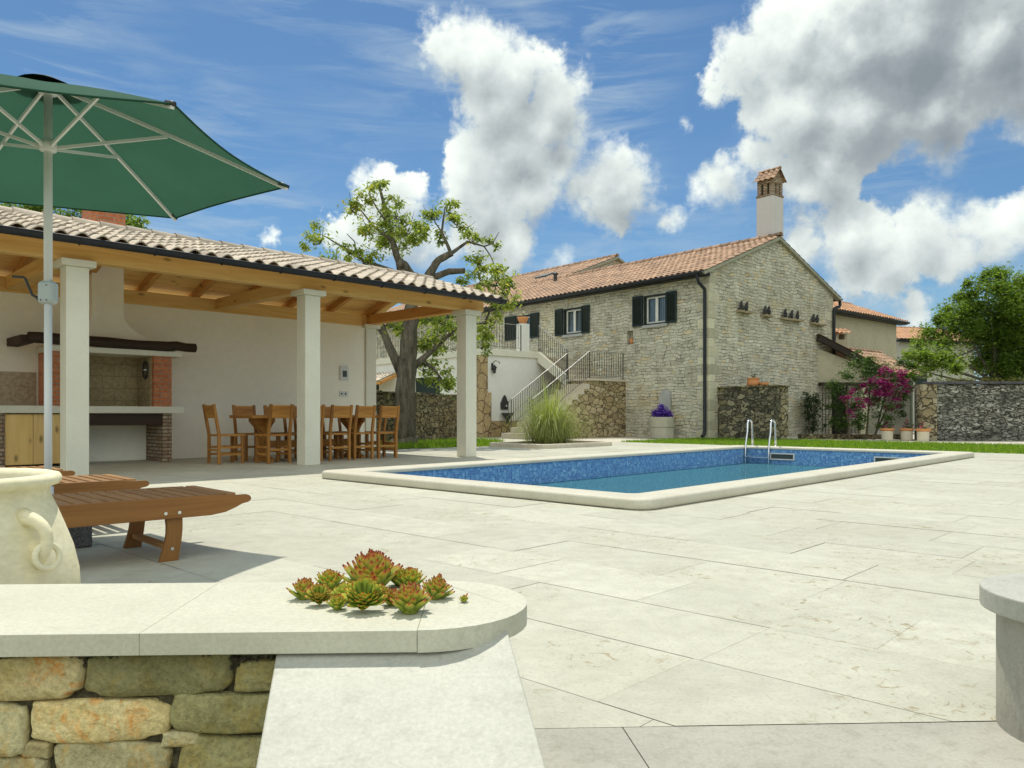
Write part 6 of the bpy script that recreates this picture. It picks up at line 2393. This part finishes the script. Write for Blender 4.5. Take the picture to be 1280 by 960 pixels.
# ================================================================== RIGHT BACKGROUND
gwall = thing('mossy_wall', 'dark weathered grey rubble wall with tiled coping on the right', 'wall', WORLD, (12.05, 22.6, 0), R(-1.5))
mb = MB()
rnd = random.Random(29)
nseg = 30
LW = 14.0
vs, fs = [], []
for k in range(nseg + 1):
    x = LW * k / nseg
    zt_ = 1.64 + rnd.uniform(-0.02, 0.02)
    vs += [(x, 0, -0.05), (x, 0.01, zt_), (x, 0.5, zt_), (x, 0.5, -0.05)]
for k in range(nseg):
    for q in range(3):
        fs.append((k * 4 + q, (k + 1) * 4 + q, (k + 1) * 4 + q + 1, k * 4 + q + 1))
fs += [(0, 1, 2, 3)]
mb.add(vs, fs, 0.5)
mb.build('body', 'grey_wall_stone', gwall)
mb = MB()
mb.box(-0.012, -0.018, -0.05, 0.40, 0.35, 1.655)
mb.build('wall_end', 'end_rubble', gwall)
mb = MB()
for k in range(42):
    x = 0.25 + (LW - 0.3) * k / 42
    mb.box(x + 0.004, -0.07, 1.665, x + (LW - 0.3) / 42 - 0.004, 0.56, 1.73 + rnd.uniform(0, 0.015))
plain('wall_slate', (0.055, 0.055, 0.065), (0.10, 0.10, 0.11), 5, 0.8, 0.3, 0.2)
mb.build('coping', 'wall_slate', gwall, bevel=0.01)
mb = MB()
rnd = random.Random(33)
moss = [(rnd.uniform(0.4, 9), rnd.uniform(-0.05, 0.2), 1.78, rnd.uniform(0.05, 0.10)) for _ in range(150)]
leaves(mb, moss, 5200, 0.045, rnd)
plain('moss', (0.10, 0.11, 0.015), (0.17, 0.16, 0.03), 8, 0.95)
ms = mb.build('moss', 'moss', gwall)

gate = thing('gate_panel', 'pale plain gate with green frame between the bougainvillea and the wall', 'gate', WORLD, (12.30, 24.2, 0), R(-3))
mb = MB()
mb.box(-0.62, 0, 0.02, 0.20, 0.05, 1.80)
mb.build('leaf', 'gate_plaster', gate, bevel=0.006)
mb = MB()
mb.box(0.201, -0.02, 0.0, 0.27, 0.07, 1.86)
mb.build('frame', 'shutter_pale', gate) if 'shutter_pale' in MATS else (plain('shutter_pale', (0.20, 0.24, 0.16), (0.24, 0.28, 0.20), 5, 0.6), mb.build('frame', 'shutter_pale', gate))
mb = MB()
mb.box(-0.66, -0.03, 1.801, 0.20, 0.07, 1.87)
mb.build('lintel', 'porch_wood', gate)


def back_house(name, label, x, y, deg, L, D, H, rise, wall_mat, tile_mat, seed, wins=()):
    t = thing(name, label, 'house', WORLD, (x, y, 0), R(deg))
    m = MB()
    m.box(0, 0, -0.05, L, D, H)
    m.prism([(0, 0, H + 0.0005), (0, D, H + 0.0005), (0, D / 2, H + rise)], (L, 0, 0))
    m.build('wall', wall_mat, t)
    m = MB()
    ov = 0.4
    sl_ = rise / (D / 2)
    lv_ = math.hypot(D / 2 + ov, rise + ov * sl_)
    tiles(m, (-ov, -ov, H - ov * sl_ + 0.04), (1, 0, 0), (0, D / 2 + ov, rise + ov * sl_), L + 2 * ov, lv_, 0.25, 0.38, 0.055, 0.024, 0.016, seed, 6)
    tiles(m, (L + ov, D + ov, H - ov * sl_ + 0.04), (-1, 0, 0), (0, -(D / 2 + ov), rise + ov * sl_), L + 2 * ov, lv_, 0.25, 0.38, 0.055, 0.024, 0.016, seed + 1, 4)
    ridge_tiles(m, (-ov, D / 2, H + rise + 0.06), (L + ov, D / 2, H + rise + 0.06))
    m.build('roof', tile_mat, t, smooth=True)
    m = MB()
    half_pipe(m, (-ov, -ov - 0.03, H - ov * sl_ + 0.02), (L + ov, -ov - 0.03, H - ov * sl_ + 0.02), 0.09)
    m.box(-ov, -ov + 0.02, H - ov * sl_ - 0.10, L + ov, -0.001, H - ov * sl_ + 0.01)
    m.build('gutter', 'dark_metal', t)
    for (wx, wz, ww, wh) in wins:
        m = MB()
        m.box(wx, -0.03, wz, wx + ww, 0.02, wz + wh)
        m.build('window', 'shutter_green', t)
    return t


back_house('neighbour_house', 'beige plastered house with orange tile roof behind the stone house', 13.6, 34.0, 40.2, 7.6, 5.0, 5.55, 1.0, 'old_plaster', 'tile_orange', 71)
back_house('neighbour_house', 'small distant house with orange roof and dark window beside the leafy tree', 22.9, 45.5, 20, 6, 5, 5.3, 0.9, 'gate_plaster', 'tile_orange', 73, [(1.2, 2.2, 0.9, 1.3)])
back_house('garden_shed', 'low outbuilding with brown tile roof behind the bougainvillea', 14.7, 31.0, 40.2, 3.2, 3.0, 2.62, 0.85, 'gate_plaster', 'tile_red', 75)['category'] = 'shed'

# porch joined to the far corner of the house
pc = thing('garden_porch', 'shaded garden porch with dark raking beam and small tiled chimney beside the house', 'porch', WORLD, (11.9, 28.2, 0), R(5))
mb = MB()
mb.box(-0.6, 0.25, 1.95, 1.55, 0.45, 2.62)
mb.prism([(-0.6, 0.25, 2.6205), (1.0, 0.25, 2.6205), (-0.6, 0.25, 3.2)], (0, 0.2, 0))
mb.build('wall', 'old_plaster', pc)
mb = MB()
mb.box(-0.6, 2.2, 0, 1.6, 2.3, 2.6)
mb.build('wall', 'porch_wood', pc)  # back wall: dark colour stands in for the shade inside the porch
mb = MB()
mb.beam((-0.7, 0.05, 3.58), (1.75, 0.05, 2.38), 0.14, 0.20)
mb.box(-0.6, 0.02, 1.82, 1.7, 0.22, 1.949)
mb.build('beam', 'porch_wood', pc)
mb = MB()
mb.add([(-0.7, -0.05, 3.72), (1.8, -0.05, 2.50), (1.8, 2.4, 2.50), (-0.7, 2.4, 3.72)], ((0, 1, 2, 3),), 0.5)
mb.build('roof', 'tile_red', pc)
mb = MB()
mb.box(0.98, 0.10, 0, 1.22, 0.34, 1.82)
mb.build('post', 'corner_stone', pc, bevel=0.01)
mb = MB()
mb.box(0.45, 1.6, 2.6, 1.25, 2.2, 3.68)
cmn = mb.build('chimney', 'old_plaster', pc)
mb = MB()
for xx in (0.45, 0.80, 1.15):
    mb.box(xx, 1.6, 3.6805, xx + 0.10, 2.2, 3.90)
mb.build('openings', 'corner_stone', cmn)
mb = MB()
tiles(mb, (0.3, 1.45, 3.90), (1, 0, 0), (0, 0.45, 0.20), 1.1, 0.5, 0.2, 0.25, 0.05, 0.02, 0.016, 81, 6)
tiles(mb, (1.4, 2.35, 3.90), (-1, 0, 0), (0, -0.45, 0.20), 1.1, 0.5, 0.2, 0.25, 0.05, 0.02, 0.016, 82, 6)
mb.build('cap_tiles', 'tile_orange', cmn, smooth=True)
mb = MB()
for k in range(12):
    x = -0.5 + k * 0.125
    mb.tube([(x, 0.12, 0.02), (x, 0.12, 1.8)], 0.012, 5)
for k in range(9):
    mb.tube([(-0.5, 0.12, 0.2 + k * 0.19), (0.95, 0.12, 0.2 + k * 0.19)], 0.009, 5)
mb.build('trellis', 'porch_wood', pc)

bg_ = thing('bougainvillea', 'big magenta bougainvillea climbing over the porch trellis', 'shrub', WORLD, (10.98, 23.8, 0))
mb = MB()
for (dx, e) in ((-0.5, (-0.7, 0, 1.6)), (0.0, (0.1, 0, 1.9)), (0.25, (0.6, -0.1, 1.7)), (0.2, (0.9, -0.1, 1.5))):
    limb(mb, [(dx, 0.1, -0.02, 0.04), ((dx + e[0]) / 2, 0.05, 0.8, 0.03), (*e, 0.012)], 7, 0.1, 7)
mb.build('stem', 'twig', bg_)
mb = MB()
BL = [(-0.9, 0.25, 1.2, 0.28), (-0.95, 0.25, 0.7, 0.28), (-0.55, 0.2, 0.5, 0.3), (-0.1, 0.1, 0.35, 0.25), (0.35, 0, 0.45, 0.2), (1.1, 0, 1.3, 0.24), (1.2, 0.05, 2.05, 0.26), (-0.47, -0.16, 2.04, 0.40), (0.28, 0.03, 2.05, 0.46), (0.76, -0.08, 1.83, 0.36), (-0.77, 0.06, 1.52, 0.40), (-0.1, 0.08, 1.38, 0.46), (0.4, -0.26, 1.11, 0.40), (0.91, -0.29, 1.51, 0.30), (-0.71, 0.2, 0.95, 0.34), (-0.2, -0.14, 0.82, 0.34), (0.5, -0.16, 0.69, 0.30), (0.98, 0.1, 0.82, 0.24), (1.35, -0.02, 1.78, 0.26), (-0.4, -0.01, 2.40, 0.32), (0.97, 0.08, 2.26, 0.32), (-0.8, 0.2, 0.4, 0.25), (0.1, 0, 2.3, 0.3)]
leaves(mb, BL, 3600, 0.085, random.Random(41), aspect=0.6)
mb.build('foliage', 'vine_leaf', bg_)
mb = MB()
FL = [(-0.3, -0.4, 1.75, 0.2), (0.55, -0.45, 1.25, 0.24), (1.0, -0.4, 1.6, 0.2), (0.7, -0.4, 2.05, 0.18), (-0.55, -0.35, 1.5, 0.16), (0.09, -0.46, 1.82, 0.24), (0.5, -0.37, 1.51, 0.32), (0.34, -0.4, 2.03, 0.2), (0.78, -0.4, 1.72, 0.24), (0.15, -0.36, 1.25, 0.26), (-0.35, -0.46, 1.11, 0.2), (-0.8, -0.4, 1.24, 0.16), (0.58, -0.3, 0.99, 0.19), (0.88, -0.44, 1.92, 0.16), (-0.69, -0.36, 0.85, 0.14), (0.3, -0.45, 1.65, 0.26), (-0.1, -0.4, 1.5, 0.16)]
leaves(mb, FL, 3600, 0.07, random.Random(43), aspect=0.8)
mb.build('flowers', 'magenta_petal', bg_)
dw = MB()
o = dw
dw.box(-1.2, 0, 0, 2.2, 0.35, 0.16)
tag(dw.build('stone_kerb', 'garden_stone', loc=(10.3, 24.2, -0.01), rz=R(-2), bevel=0.02), 'low dark stone kerb at the foot of the bougainvillea', 'kerb')

GPp = 'cream flowerpots in a row by the gate'
potlab = ['cream flowerpot with a flowering plant, under the bougainvillea', 'cream flowerpot with a single red flower, middle of the row', 'cream flowerpot with terracotta rim against the grey wall corner']


def make_pot():
    t = bpy.data.objects.new('flowerpot', None)
    COL.objects.link(t)
    m = MB()
    m.lathe([(0.0, 0), (0.15, 0), (0.155, 0.01), (0.165, 0.27), (0.16, 0.28), (0.0, 0.28)], 24)
    m.build('pot', 'cream_pot', t, smooth=False)
    m = MB()
    m.lathe([(0.163, 0.2805), (0.20, 0.31), (0.205, 0.36), (0.17, 0.36), (0.15, 0.32), (0.0, 0.32)], 24)
    m.build('rim', 'terracotta', t)
    return t


p0 = make_pot()
ppos = [(11.20, 23.0), (11.75, 22.95), (11.87, 22.25)]
for i, (x, y) in enumerate(ppos):
    o = p0 if i == 0 else copy_tree(p0)
    o.location = (x, y, 0)
    tag(o, potlab[i], 'flowerpot', GPp)
    if i < 2:
        m = MB()
        leaves(m, [(0, 0, 0.46, 0.16 if i == 0 else 0.09), (0, 0, 0.36, 0.14)], 1600, 0.07, random.Random(90 + i))
        m.build('plant', 'vine_leaf', o)
        m = MB()
        leaves(m, [(0.0, -0.08, 0.48, 0.10)] if i == 0 else [(0, 0, 0.62, 0.06)], 2500, 0.05, random.Random(95 + i), aspect=0.9)
        m.build('flower', 'red_petal' if i else 'magenta_petal', o)
